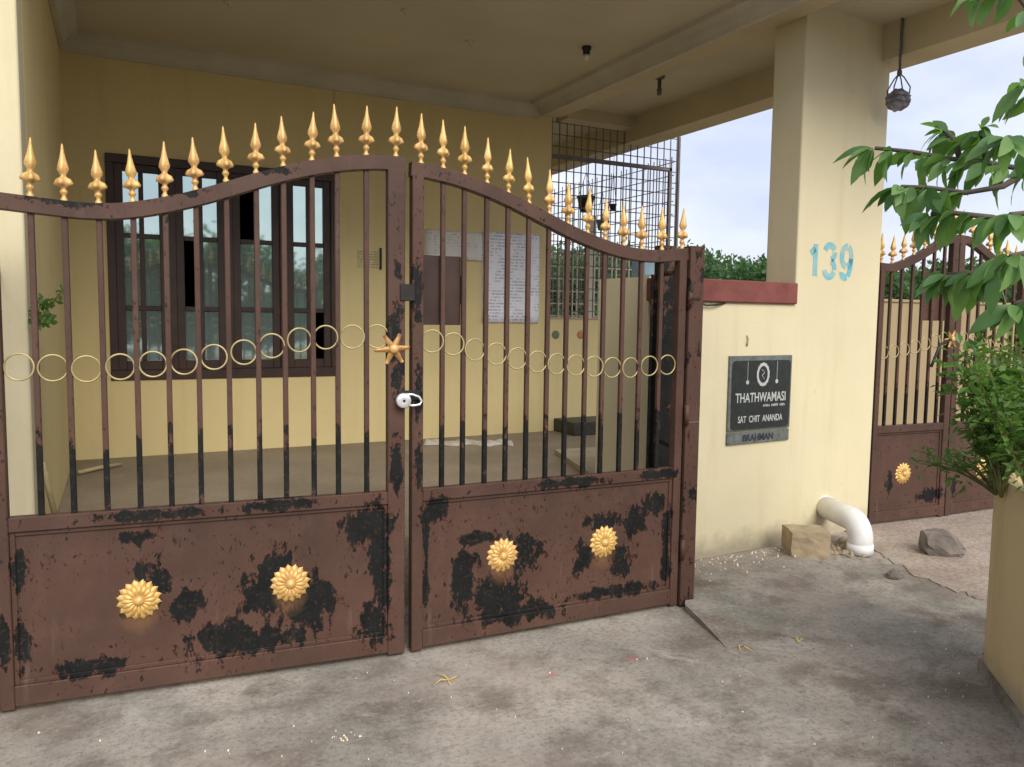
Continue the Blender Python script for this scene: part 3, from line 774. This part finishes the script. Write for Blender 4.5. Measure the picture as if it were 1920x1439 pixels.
B(a[0], b[0], .014, .02, b[1], a[1], c=.002).build('lock_cover', m_g2, g2l)
s_, z_ = loc_on(1797, 636, H0, H1)
st.build('star', m_gold, g2l, True, loc=(.73, -.0245, z_))
B(.67, .765, -.036, -.024, z_-.29, z_-.25, c=.003).build('latch', m_iron, g2l)
MB().tube([(.71, -.03, z_+.0), (.60, -.034, z_-.04), (.54, -.036, z_-.16), (.52, -.036, z_-.2)], .010, 8).build('pull_handle', m_iron, g2l, True)
rp2 = thing('gate_post', 'dark steel post at the far end of the narrow side gate', 'post', (6.40, 3.73, 0))
B(0, .09, -.045, .045, 0, 1.9, c=.004).build('post_tube', m_gp, rp2)

# ------------------------------------------------------------------ back wall, veranda grille
bw = thing('back_wall', 'tan plastered boundary wall seen through the narrow gate', 'wall', (5.45, 6.7, 0))
B(0, 9, 0, .16, 0, 1.70).build('wall_body', m_tan, bw); B(0, 9, -.02, .18, 1.70, 1.735, c=.004).build('coping', m_tan, bw)
vw = thing('veranda_wall', 'low cream wall under the steel grille beside the house corner', 'wall', (3.832, YH, 0))
B(0, 1.55, 0, .12, FL+.001, 1.44).build('wall_body', m_cream_in, vw); B(-.0, 1.56, -.012, .13, 1.44, 1.456, c=.003).build('sill', m_slab, vw)
B(1.44, 1.56, .131, 2.8, FL+.001, 1.0).build('wall_body', m_cream_in, vw); B(0, 1.44, 2.68, 2.8, FL+.001, .95).build('wall_body', m_cream_in, vw)
ME = {}
def rod(name, parent, p, ax, L, r, mat):
    key = (ax, round(L, 3), r, mat.name)
    if key not in ME:
        e = {'x': (L, 0, 0), 'y': (0, L, 0), 'z': (0, 0, L)}[ax]
        mb = MB().tube([(0, 0, 0), e], r, 6); me = bpy.data.meshes.new(name); me.from_pydata(mb.v, [], mb.f); me.materials.append(mat); ME[key] = me
    return link(name, ME[key], None, parent, p)
gr = thing('window_grille', 'tall brown steel bar grille standing on the low veranda wall', 'grille', (3.84, YH+.05, 1.456))
GW, GH = 1.54, 1.88
for i in range(19): rod('bar', gr, (.02+i*.083, 0, 0), 'z', GH, .006, m_grille)
for j in range(17): rod('cross_bar', gr, (0, .008, .06+j*.112), 'x', GW, .005, m_grille)
B(-.012, .012, -.012, .012, 0, GH, c=.002).build('frame_post', m_grille, gr); B(GW-.012, GW+.012, -.012, .012, 0, GH, c=.002).build('frame_post', m_grille, gr)
B(GW-.13, GW-.095, -.02, .012, 0, 1.55, c=.002).build('frame_post', m_grille, gr)
B(.0, GW-.095, -.02, .012, 1.515, 1.55, c=.002).build('frame_rail', m_grille, gr)
gs = thing('side_grille', 'grey steel bar grille along the open side of the veranda', 'grille', (5.385, YH+.14, 1.0))
for i in range(26): rod('bar', gs, (0, .03+i*.102, 0), 'z', 2.15, .006, m_grille)
for j in range(16): rod('cross_bar', gs, (.008, 0, .07+j*.135), 'y', 2.62, .005, m_grille)
gb = thing('inner_lattice', 'cream painted bar lattice low behind the brown grille', 'grille', (3.85, YH+.34, 1.0))
B(0, 1.42, -.02, .02, 0, .35).build('kick_plate', m_slab, gb)
for i in range(18): rod('bar', gb, (.02+i*.08+(.025 if i % 2 else 0), 0, .35), 'z', .78, .0085, m_grille_w)
for j in range(6): rod('cross_bar', gb, (0, .012, .47+j*.125), 'x', 1.42, .008, m_grille_w)
B(.62, .70, -.03, .03, 0, 1.5).build('frame_post', m_grille_w, gb)
# hanging pots inside the veranda
def pot(px, py, Y, s, label, mat, cup=True):
    p = at_y(px, py, Y); o = thing('hanging_pot', label, 'pot', p)
    MB().lathe([(.05*s, 0), (.075*s, .12*s), (.082*s, .125*s), (.08*s, .135*s), (.07*s, .13*s)], 14).build('bowl', mat, o, True)
    for k in range(3):
        a = 2.1*k; MB().tube([(.075*s*math.cos(a), .075*s*math.sin(a), .13*s), (0, 0, .42)], .003, 5).build('cord', m_rope, o)
    MB().tube([(0, 0, .42), (0, 0, CZ-p.z)], .003, 5).build('cord', m_rope, o); return o
pot(1098, 398, 7.4, 1.25, 'large dark plastic pot hanging behind the grille', m_pot)
pot(1149, 396, 7.5, .55, 'tiny dark pot hanging behind the grille beside the large one', m_pot)
pot(1128, 432, 7.3, .8, 'blue pot hanging low behind the grille', m_bluebox)
q = at_y(1186, 519, 4.2)
bx = thing('meter_box', 'blue grey metal box standing on the return wall by the gate', 'box', (2.94, 3.98, 1.702), AW)
B(-.05, .06, -.06, .06, 0, .125, c=.006).build('case', m_bluebox, bx); B(-.045, .055, -.064, -.06, .01, .115, c=.002).build('lid', m_bluebox, bx)
# wall stickers on the veranda wall
for px, nm, c in ((1042, 'green', (.16, .19, .12)), (1089, 'orange', (.50, .22, .12))):
    p = at_y(px, 628, YH-.002)
    mm = mat_simple(nm+'_sticker', c, .8, .2, 30)
    tag(MB().lathe([(.004, 0), (.042, .0005), (.04, .003), (.01, .0035)], 16, 'y').build('wall_sticker', mm, None, True, loc=p), 'round faded %s sticker on the low veranda wall' % nm, 'sticker')

# ------------------------------------------------------------------ small things in the porch
a = at_z(795, 832, FL); b = at_z(962, 833, FL)
n = 40; m_ = 8; v = []; f = []
d = b-a; Lc = d.length; dx = d.normalized(); dy = Vector((-dx.y, dx.x, 0))
for i in range(n+1):
    for j in range(m_+1):
        u = i/n*Lc; q = (j/m_-.5)*(.20+.05*math.sin(i*.5))
        h = .012+.03*abs(math.sin(i*.55+j*.3))*abs(math.sin(i*.21+1))*(1-abs(j/m_-.5)*1.6)+.008*math.sin(i*1.3+j*1.9)
        if j in (0, m_) or i in (0, n): h = .002
        p = dx*u+dy*(q+.03*math.sin(i*.4)); v.append((p.x, p.y, max(h, .002)))
for i in range(n):
    for j in range(m_): k = i*(m_+1)+j; f.append((k, k+m_+1, k+m_+2, k+1))
tag(MB().add(v, f).build('crumpled_cloth', m_cloth, None, True, loc=a), 'crumpled dirty white cloth on the porch floor along the house wall', 'cloth')
P4 = [at_z(*q, FL) for q in ((1040, 851), (1128, 846), (1180, 905), (1128, 912))]
tag(MB().prism([(p.x, p.y) for p in P4], FL, FL+.035).build('stone_slab', m_slab), 'pale flat stone slab lying on the porch floor', 'slab')
a = at_z(147, 892, FL); b = at_z(226, 875, FL)
tag(MB().tube([a+Vector((0, 0, .02)), (a+b)/2+Vector((0, .01, .022)), b+Vector((0, 0, .015))], .014, 7).build('wood_stick', m_stick, None, True), 'pale straight stick lying on the porch floor by the side wall', 'stick')
a = at_z(95, 985, FL); b = at_x(80, 868, -.235)
tag(MB().tube([at_x(103, 965, -.20), at_x(88, 905, -.225), at_x(80, 868, -.235)], [.012, .012, .009], 7).build('wood_stick', m_stick, None, True), 'thin brown stick leaning against the porch side wall', 'stick')

# ------------------------------------------------------------------ things along the pavement
def rough_block(name, pts_fn, mat, label, cat, loc, rotz, seed):
    import bmesh
    bm = bmesh.new(); bmesh.ops.create_cube(bm, size=1)
    bmesh.ops.subdivide_edges(bm, edges=bm.edges[:], cuts=4, use_grid_fill=True)
    r = random.Random(seed)
    pts_fn(bm, r)
    me = bpy.data.meshes.new(name); bm.to_mesh(me); bm.free()
    o = link(name, me, mat, None, loc, rotz); return tag(o, label, cat)
def blk(bm, r):
    for v in bm.verts:
        c = v.co.copy()
        e = sum(abs(abs(x)-.5) < 1e-4 for x in c)
        sc_ = 1-.02*(e == 2)-.05*(e == 3)
        v.co = Vector((c.x*.24*sc_, c.y*.20*sc_, (c.z*sc_+.5)*.175+.0)) + Vector((r.uniform(-1, 1), r.uniform(-1, 1), r.uniform(-1, 1)))*.0035
c0 = at_z(1505, 1046)
rough_block('concrete_block', blk, m_block, 'rough buff concrete block against the wall beside the white pipe', 'block', (c0.x+.04, c0.y+.02, 0), R_(-28), 3)
def rock(bm, r):
    for v in bm.verts:
        c = v.co.normalized()*.5*.55+v.co*.45
        v.co = Vector((c.x*.26, c.y*.17, (c.z+.42)*.17*(1.0-.9*max(0, v.co.x-.05)))) + Vector((r.uniform(-1, 1), r.uniform(-1, 1), r.uniform(-1, 1)))*.010
        v.co.z = max(v.co.z, -.01)
c0 = at_z(1765, 1040)
rough_block('rock', rock, m_rock, 'grey brown angular rock lying on earth before the narrow gate', 'rock', (c0.x, c0.y, .0), R_(-35), 5)
def peb(bm, r):
    for v in bm.verts:
        c = v.co.normalized()*.5
        v.co = Vector((c.x*.13, c.y*.09, c.z*.05+.012)) + Vector((r.uniform(-1, 1), r.uniform(-1, 1), r.uniform(-1, 1)))*.004
c0 = at_z(1678, 1082)
rough_block('flat_stone', peb, m_rock, 'small flat grey stone on the concrete in front of the pipe', 'stone', (c0.x, c0.y, .0), R_(20), 9)
# PVC elbow coming out of the wall
c1 = at_z(1612, 1040)
s_, z_ = wpt(1548, 985)
w0 = Vector(wl(s_, .05, .165)); tip = Vector((c1.x, c1.y, 0))
d1 = (Vector(wl(0, -1))-Vector(wl(0, 0))); 
p0 = w0; ptop = Vector((tip.x, tip.y, .175))
hz = (ptop-p0); hz.z = 0; hl = hz.length; hz.normalize()
RB_, RP_ = .11, .074
p0.z = .20
path = [p0, p0+hz*max(.01, hl-RB_)]
for k in range(1, 11):
    a = k/10*math.pi/2; path.append(p0+hz*(hl-RB_+RB_*math.sin(a))+Vector((0, 0, -RB_*(1-math.cos(a)))))
path.append(Vector((path[-1].x, path[-1].y, .012)))
pv = thing('drain_pipe', 'white plastic elbow pipe bending down from the foot of the wall', 'pipe', (w0.x, w0.y, 0))
off = Vector((w0.x, w0.y, 0))
MB().tube([p-off for p in path], RP_, 24).build('elbow', m_pvc, pv, True)
k = len(path)-1
MB().tube([path[k]-off+Vector((0, 0, .06)), path[k]-off+Vector((0, 0, -.002))], [RP_+.004, RP_+.005], 24).build('socket', m_pvc, pv, True)
MB().tube([path[0]-off+hz*.03, path[0]-off+hz*.075], RP_+.004, 24).build('socket', m_pvc, pv, True)
# rubble at pipe and along the wall foot
def scatter(name, label, cat, mat, spots, rr, seed, flat=.5, z=.004):
    r = random.Random(seed); mb = MB()
    for x, y in spots:
        p = at_z(x, y); s = r.uniform(*rr); a = r.uniform(0, 6.3); k = r.choice((5, 6))
        ring_ = [(p.x+s*r.uniform(.6, 1.1)*math.cos(a+2*math.pi*i/k), p.y+s*r.uniform(.5, .9)*math.sin(a+2*math.pi*i/k)) for i in range(k)]
        zt_ = z+s*flat*r.uniform(.4, 1)
        v = [(q[0], q[1], z-.004) for q in ring_]+[(p.x+(q[0]-p.x)*.6, p.y+(q[1]-p.y)*.6, zt_*r.uniform(.8, 1.2)) for q in ring_]
        mb.add(v, [(i, (i+1) % k, k+(i+1) % k, k+i) for i in range(k)]+[tuple(range(k, 2*k))])
    o = mb.build(name, mat); o['kind'] = 'stuff'; return tag(o, label, cat)
sp = [(1300+rnd.random()**1.3*200, 0) for _ in range(80)]
sp = [(x, 1062-(x-1300)*.165+abs(rnd.gauss(0, 16))) for x, _ in sp]
scatter('petals', 'pale petals and flakes scattered along the foot of the plaque wall', 'petals', m_petal, sp, (.004, .011), 2, .25, .03)
sp = [(rnd.uniform(0, 1850), rnd.uniform(1150, 1439)) for _ in range(70)]
sp = [(x, y) for x, y in sp if y > 1350-.155*x+20 and (x < 1790 or y > 1380)]
sp += [(650+rnd.gauss(0, 18), 1385+rnd.gauss(0, 6)) for _ in range(16)]
sp += [(1790+rnd.gauss(0, 25), 1190+rnd.gauss(0, 45)) for _ in range(26) ]
scatter('flakes', 'tiny pale chips and flakes strewn over the concrete', 'chips', m_petal, sp, (.0015, .0055), 4, .3, .006)
sp = [(1570+rnd.gauss(0, 22), 1020+abs(rnd.gauss(0, 16))) for _ in range(50)]
scatter('rubble', 'small rubble and leaf litter around the white pipe', 'rubble', m_block, sp, (.008, .024), 6, .6, .03)
r2 = random.Random(12)
def straw(px, py, label, n):
    p = at_z(px, py); mb = MB()
    for k in range(n):
        a = r2.uniform(0, 6.3); L = r2.uniform(.04, .085)
        mb.tube([(0, 0, .006), (L*.5*math.cos(a), L*.5*math.sin(a), .012), (L*math.cos(a+.3), L*math.sin(a+.3), .004)], [.002, .0025, .001], 5)
    tag(mb.build('dry_straw', m_straw, None, True, loc=p), label, 'straw')
straw(842, 1278, 'tuft of yellow dry straw on the concrete below the gate middle', 4)
straw(1392, 1212, 'yellow straw sliver at the end of the crack', 2)
straw(1497, 1207, 'short yellow straw bits on open concrete beyond the crack', 3)

# ------------------------------------------------------------------ hanging charm
q = at_y(1684, 188, 3.62)
hg = thing('hanging_charm', 'grey net-wrapped round charm hanging on a rope beside the pillar', 'charm', q)
import bmesh
bm = bmesh.new(); bmesh.ops.create_icosphere(bm, subdivisions=3, radius=.07)
for v_ in bm.verts:
    n_ = v_.co.normalized(); v_.co = n_*(.072+.006*math.sin(9*n_.x+4*n_.z)+.005*math.sin(13*n_.z+7*n_.y)); v_.co.z *= .95
me = bpy.data.meshes.new('bundle'); bm.to_mesh(me); bm.free(); me.shade_smooth(); link('bundle', me, m_net, hg)
for a in (.3, 1.9, 3.4, 5.0):
    MB().tube([(.066*math.cos(a), .066*math.sin(a), .0), (.072*math.cos(a), .072*math.sin(a), .07), (.03*math.cos(a), .03*math.sin(a), .14), (0, 0, .17)], .0045, 6).build('cord', m_rope, hg, True)
for z in (-.02, .015): MB().tube([(.0725*math.cos(k*.5236), .0725*math.sin(k*.5236), z+.006*math.sin(k*2)) for k in range(13)], .004, 6).build('wrap', m_rope, hg, True)
top_z = CZ-q.z
MB().tube([(.002*math.sin(k*1.3), 0, .16+k*(top_z-.16)/12) for k in range(13)], .0085, 7).build('rope', m_rope, hg, True)
MB().lathe([(.004, .150), (.016, .165), (.015, .185), (.006, .2)], 8).build('knot', m_rope, hg, True)

# ------------------------------------------------------------------ planter with shrubs and the tree over it
pa, pb = at_z(1835, 1252), at_z(1921, 1372)
dirv = (pb-pa).normalized(); nrm = Vector((-dirv.y, dirv.x, 0))
if nrm.dot(pa) < 0: nrm = -nrm
# outline: near face runs pa->pb and on towards the street, rounded far corner
Lp, Wp, rr_ = 2.2, 1.0, .12
def pl_pt(u, w_): p = pa+dirv*(u-.05)+nrm*w_; return (p.x, p.y)
poly = []
for k in range(9):
    a = math.pi/2*k/8; poly.append(pl_pt(rr_-rr_*math.sin(a)-.0, rr_-rr_*math.cos(a)))
for k in range(9):
    a = math.pi/2*k/8; poly.append(pl_pt(rr_-rr_*math.cos(a), Wp-rr_+rr_*math.sin(a)))
poly += [pl_pt(Lp, Wp), pl_pt(Lp, 0)]
# a lip-thick shell with soil inside
PZ = .835
cx_ = sum(p[0] for p in poly)/len(poly); cy_ = sum(p[1] for p in poly)/len(poly)
cc_ = Vector(pl_pt(Lp/2, Wp/2))
inner = []
for p in poly:
    q = Vector(p); d = cc_-q; inner.append(tuple(q+d.normalized()*min(.10, d.length*.3)))
pt = thing('planter', 'rounded cream plastered planter wall at the pavement edge', 'planter', (0, 0, 0))
n = len(poly); v = [(x, y, 0) for x, y in poly]+[(x, y, PZ) for x, y in poly]+[(x, y, PZ) for x, y in inner]+[(x, y, PZ-.2) for x, y in inner]
f = []
for i in range(n):
    j = (i+1) % n
    f += [(i, j, n+j, n+i), (n+i, n+j, 2*n+j, 2*n+i), (2*n+i, 2*n+j, 3*n+j, 3*n+i)]
mb = MB().add(v, f)
import bmesh as _b
bm = _b.new(); vv = [bm.verts.new(x) for x in v]
for q in f: bm.faces.new([vv[i] for i in q])
_b.ops.recalc_face_normals(bm, faces=bm.faces[:])
me = bpy.data.meshes.new('shell'); bm.to_mesh(me); bm.free(); link('shell', me, m_planter, pt)
MB().add([(x, y, PZ-.06) for x, y in inner], [tuple(range(n))]).build('soil', m_dirt, pt)
sk = [tuple(Vector(p)+(Vector(p)-cc_).normalized()*(.022+.008*rnd.random())) for p in poly]
MB().prism(sk, 0, [.045+.012*rnd.random() for _ in sk]).build('plinth', m_ground, pt)

def leaf_mesh(name, L, Wd, droop, fold, mat):
    t = [(0, .0), (.10, .16), (.28, .36), (.5, .5), (.7, .44), (.87, .24), (1, .0)]
    v = []; f = []
    for u, w_ in t:
        z = -droop*u*u*L; e = w_*Wd
        v += [(u*L, -e, z+fold*e), (u*L, 0, z), (u*L, e, z+fold*e)]
    for i in range(len(t)-1): f += [(3*i, 3*i+3, 3*i+4, 3*i+1), (3*i+1, 3*i+4, 3*i+5, 3*i+2)]
    me = bpy.data.meshes.new(name); me.from_pydata(v, [], f); me.validate(); me.shade_smooth(); me.materials.append(mat); return me
LM = [leaf_mesh('leaf', .12, .050, .35, .25, m_leaf), leaf_mesh('leaf', .135, .056, .6, .15, m_leaf), leaf_mesh('leaf', .095, .042, .25, .3, m_leaf)]
tr = thing('broadleaf_tree', 'leafy tree with whorls of broad green leaves growing from the planter', 'tree', (0, 0, 0))
base = Vector((*pl_pt(.95, .62), PZ-.1))
tr.location = base
brs = [
  [(2010, 520, 3.25), (1960, 400, 3.2), (1930, 320, 3.2), (1850, 305, 3.25), (1780, 298, 3.3), (1710, 285, 3.35), (1640, 278, 3.4)],
  [(1930, 320, 3.2), (1880, 350, 3.15), (1810, 362, 3.2), (1740, 352, 3.25), (1690, 350, 3.25)],
  [(1990, 470, 3.2), (1930, 430, 3.1), (1860, 408, 3.1), (1790, 400, 3.15), (1745, 402, 3.2)],
  [(1990, 500, 3.2), (1940, 500, 3.05), (1880, 505, 3.0), (1820, 512, 3.05), (1775, 515, 3.1)],
  [(1940, 340, 3.2), (1925, 270, 3.0), (1890, 258, 2.9)],
  [(1960, 300, 3.1), (1950, 190, 3.1), (1925, 160, 3.1)],
  [(1960, 260, 3.1), (1960, 60, 3.0), (1900, -20, 3.0), (1850, -25, 3.05)],
  [(1980, 520, 3.1), (1940, 560, 3.0), (1900, 570, 3.0)],
  [(1800, 300, 3.3), (1790, 262, 3.3), (1770, 245, 3.35)],
  [(1850, 305, 3.25), (1845, 265, 3.2), (1838, 245, 3.2)],
  [(1960, 420, 3.1), (1925, 400, 2.95), (1895, 402, 2.9)],
  [(1960, 470, 3.0), (1925, 475, 2.9), (1895, 480, 2.85)]]
mb = MB(); stem_top = at_d(2010, 520, 3.25)
mb.tube([base, base.lerp(stem_top, .35)+Vector((.03, 0, .02)), base.lerp(stem_top, .7), stem_top], [.035, .03, .026, .02], 8)
mb.v = [tuple(Vector(p)-base) for p in mb.v]
mb.build('trunk', m_bark, tr, True)
whorls = []
for bi, br in enumerate(brs):
    pts = [at_d(*q) for q in br]; n = len(pts)
    mb = MB().tube([p-base for p in pts], [.012*(1-.6*i/n)+.002 for i in range(n)], 6); mb.build('branch', m_bark, tr, True)
    dirn = (pts[-1]-pts[-2]).normalized()
    whorls.append((pts[-1], dirn, 11 if bi < 4 else 10))
    for i in range(2 if bi < 4 else 1, n-1):
        for t in (0.0, .5): whorls.append((pts[i].lerp(pts[i+1], t), (pts[i+1]-pts[i]).normalized(), 6 if bi < 4 else 3))
r3 = random.Random(31)
cnt = 0
for P_, d_, k_ in whorls:
    a0 = r3.uniform(0, 6.3)
    side = d_.cross(Vector((0, 0, 1))).normalized(); upv = side.cross(d_)
    for k in range(k_):
        a = a0+2*math.pi*k/k_+r3.uniform(-.3, .3); sp_ = r3.uniform(.75, 1.25)
        out = (side*math.cos(a)+upv*math.sin(a)*.6)*math.sin(sp_)+d_*math.cos(sp_)+Vector((0, 0, -.55))
        out.normalize()
        yax = Vector((0, 0, 1)).cross(out); yax = (yax.normalized() if yax.length > .05 else side); zax = out.cross(yax)
        M4 = Matrix((out, yax, zax)).transposed().to_4x4() @ Matrix.Rotation(r3.uniform(-.9, .9), 4, 'X')
        sc_ = r3.uniform(.65, 1.2)
        o = link('leaf', r3.choice(LM), None, tr)
        o.matrix_local = Matrix.Translation(P_-base+out*.01) @ M4 @ Matrix.Scale(sc_, 4); cnt += 1
# shrubs in the planter
def shrub(px, py, dist, height, spread, nst, nleaf, label, seed, lean=(0, 0), ll=.035, mat=None):
    r = random.Random(seed); p = at_d(px, py, dist); b_ = Vector((p.x, p.y, PZ-.06))
    o = thing('planter_shrub', label, 'shrub', b_, 0, 'shrubs in the planter')
    st_ = MB(); lv = MB()
    for s in range(nst):
        a = r.uniform(0, 6.3); e = spread*r.uniform(.2, 1.0); h = height*r.uniform(.55, 1.0)
        tip = Vector((e*math.cos(a)+lean[0]*h, e*math.sin(a)+lean[1]*h, h)); mid = tip*.5+Vector((r.uniform(-.03, .03), r.uniform(-.03, .03), .06))
        cur = [Vector((0, 0, 0))*(1-t)**2+mid*2*t*(1-t)+tip*t*t for t in [i/6 for i in range(7)]]
        st_.tube(cur, [.006-.0007*i for i in range(7)], 5)
        for k in range(nleaf//nst):
            t = r.uniform(.15, 1.0)**.7; c = mid*2*t*(1-t)+tip*t*t
            q = Vector((r.gauss(0, 1), r.gauss(0, 1), r.gauss(.15, .6))).normalized(); c = c+q*r.uniform(.005, .075)*(1.25-t*.5)
            L = ll*r.uniform(.6, 1.3); w_ = L*.28
            sd_ = q.cross(Vector((r.uniform(-1, 1), r.uniform(-1, 1), 1))).normalized(); nn = sd_.cross(q)*w_*.35
            lv.add([c, c+q*L*.45+sd_*w_+nn, c+q*L, c+q*L*.45-sd_*w_+nn, c+q*L*.5], [(0, 1, 4), (1, 2, 4), (2, 3, 4), (3, 0, 4)])
    st_.build('stems', m_stem, o); lv.build('foliage', mat or m_herb, o, kind='stuff'); return o
shrub(1880, 890, 3.1, .62, .17, 15, 1150, 'dense bushy herb filling the far corner of the planter', 1, (-.12, .08), .042)
shrub(1945, 930, 2.85, .62, .20, 15, 1050, 'dense bushy herb along the street side of the planter', 2, (-.1, .1), .042)
shrub(1905, 860, 3.35, .66, .12, 10, 600, 'taller leafy herb at the back of the planter', 3, (-.1, .05), .04)
shrub(1870, 890, 3.15, .20, .28, 10, 330, 'sprawling thin-stemmed weed hanging over the planter rim', 4, (-.75, .5), .032)
# sapling sprouting at the left porch pillar
sp0 = at_x(52, 640, -.262)
sp0 = at_y(63, 620, 3.74); ws_ = thing('wall_sapling', 'small leafy sprig growing out of the porch pillar behind the gate bars', 'sprig', sp0)
st_ = MB(); lv = MB(); r4 = random.Random(8)
for tx, ty in ((118, 545), (98, 598), (80, 560), (78, 605)):
    tip = at_y(tx, ty, 3.70)-sp0; mid = tip*.5+Vector((0, 0, .02))
    cur = [mid*2*t*(1-t)+tip*t*t for t in [i/6 for i in range(7)]]; st_.tube(cur, .0025, 5)
    for k in range(34):
        t = r4.uniform(.2, 1.0); c = mid*2*t*(1-t)+tip*t*t
        q = Vector((r4.gauss(0, 1), r4.gauss(0, .6), r4.gauss(0, .8))).normalized(); L = r4.uniform(.016, .032); w_ = L*.3
        sd_ = q.cross(Vector((.3, 1, .4))).normalized()
        c = c+q*.006; lv.add([c, c+q*L*.5+sd_*w_, c+q*L, c+q*L*.5-sd_*w_], [(0, 1, 2, 3)])
st_.build('stems', m_stem, ws_); lv.build('leaves', m_herb, ws_, kind='stuff')

# ------------------------------------------------------------------ trees beyond the yard and across the street
def tree_meshes(seed, H, Wd, nl):
    r = random.Random(seed); tk = MB(); cr = MB()
    tk.tube([(0, 0, -.1), (.05, .03, H*.25), (-.04, .05, H*.5), (.02, 0, H*.75)], [.12, .10, .07, .03], 8)
    cl = []
    for k in range(22):
        a = r.uniform(0, 6.3); z = H*r.uniform(.32, .95); e = Wd*.5*math.sqrt(max(.05, 1-((z/H-.6)/.45)**2))*r.uniform(.3, 1.0)
        c = Vector((e*math.cos(a), e*math.sin(a), z)); cl.append((c, r.uniform(.28, .55)*Wd*.42))
        tk.tube([(0, 0, z*.6), (c.x*.5, c.y*.5, z*.85), tuple(c)], [.035, .022, .008], 5)
    for i in range(nl):
        c, R0 = r.choice(cl); q = Vector((r.gauss(0, 1), r.gauss(0, 1), r.gauss(0, .8))).normalized(); p = c+q*R0*r.uniform(.45, 1.08)
        d = (q+Vector((r.gauss(0, .6), r.gauss(0, .6), r.gauss(-.2, .5)))).normalized(); s = d.cross(Vector((r.gauss(0, 1), r.gauss(0, 1), 1))).normalized()
        L = r.uniform(.14, .30); w_ = L*.32
        cr.add([p, p+d*L*.5+s*w_, p+d*L, p+d*L*.5-s*w_], [(0, 1, 2, 3)])
    a = bpy.data.meshes.new('trunk'); a.from_pydata(tk.v, [], tk.f); a.materials.append(m_bark)
    b = bpy.data.meshes.new('crown'); b.from_pydata(cr.v, [], cr.f); b.materials.append(m_far); return a, b
TV = [tree_meshes(s, 4.0, 4.2, 6500) for s in (3, 4, 5)]
def put_tree(x, y, sc_, var, label, group, rot):
    t = thing('far_tree', label, 'tree', (x, y, 0), rot, group); t.scale = (sc_, sc_, sc_)
    link('trunk', TV[var][0], None, t); link('crown', TV[var][1], None, t)
rt_ = random.Random(77)
def px_tree(px, py_top, Y, label, group, var):
    p = at_y(px, py_top, Y); sc_ = p.z/4.5; put_tree(p.x, p.y, sc_, var, label, group, rt_.uniform(0, 6))
GA = 'trees beyond the yard behind the compound wall'
k = 0
for px, top in ((1010, 470), (1060, 462), (1110, 470), (1165, 468), (1225, 472), (1285, 478), (1335, 468), (1385, 480), (1440, 490), (1500, 480), (1570, 485), (1640, 500), (1690, 505), (1745, 500), (1800, 490), (1860, 485), (1915, 490), (1980, 480)):
    px_tree(px, top, 24+3*math.sin(k*2.1), 'bushy green tree in the row beyond the yard', GA, k % 3); k += 1
GB = 'trees across the street, mirrored in the window'
for i in range(17):
    put_tree(-20+i*2.6+rt_.uniform(-.8, .8), -15.5+rt_.uniform(-2, 2), rt_.uniform(.78, 1.0), i % 3, 'bushy green tree across the street, mirrored in the window', GB, rt_.uniform(0, 6))
for i in range(22):
    put_tree(-20+i*2.0+rt_.uniform(-.6, .6), -13+rt_.uniform(-.6, .6), rt_.uniform(.40, .52), (i+1) % 3, 'low bushy shrub across the street, mirrored in the window', 'shrubs across the street', rt_.uniform(0, 6))
print('leaves', cnt)
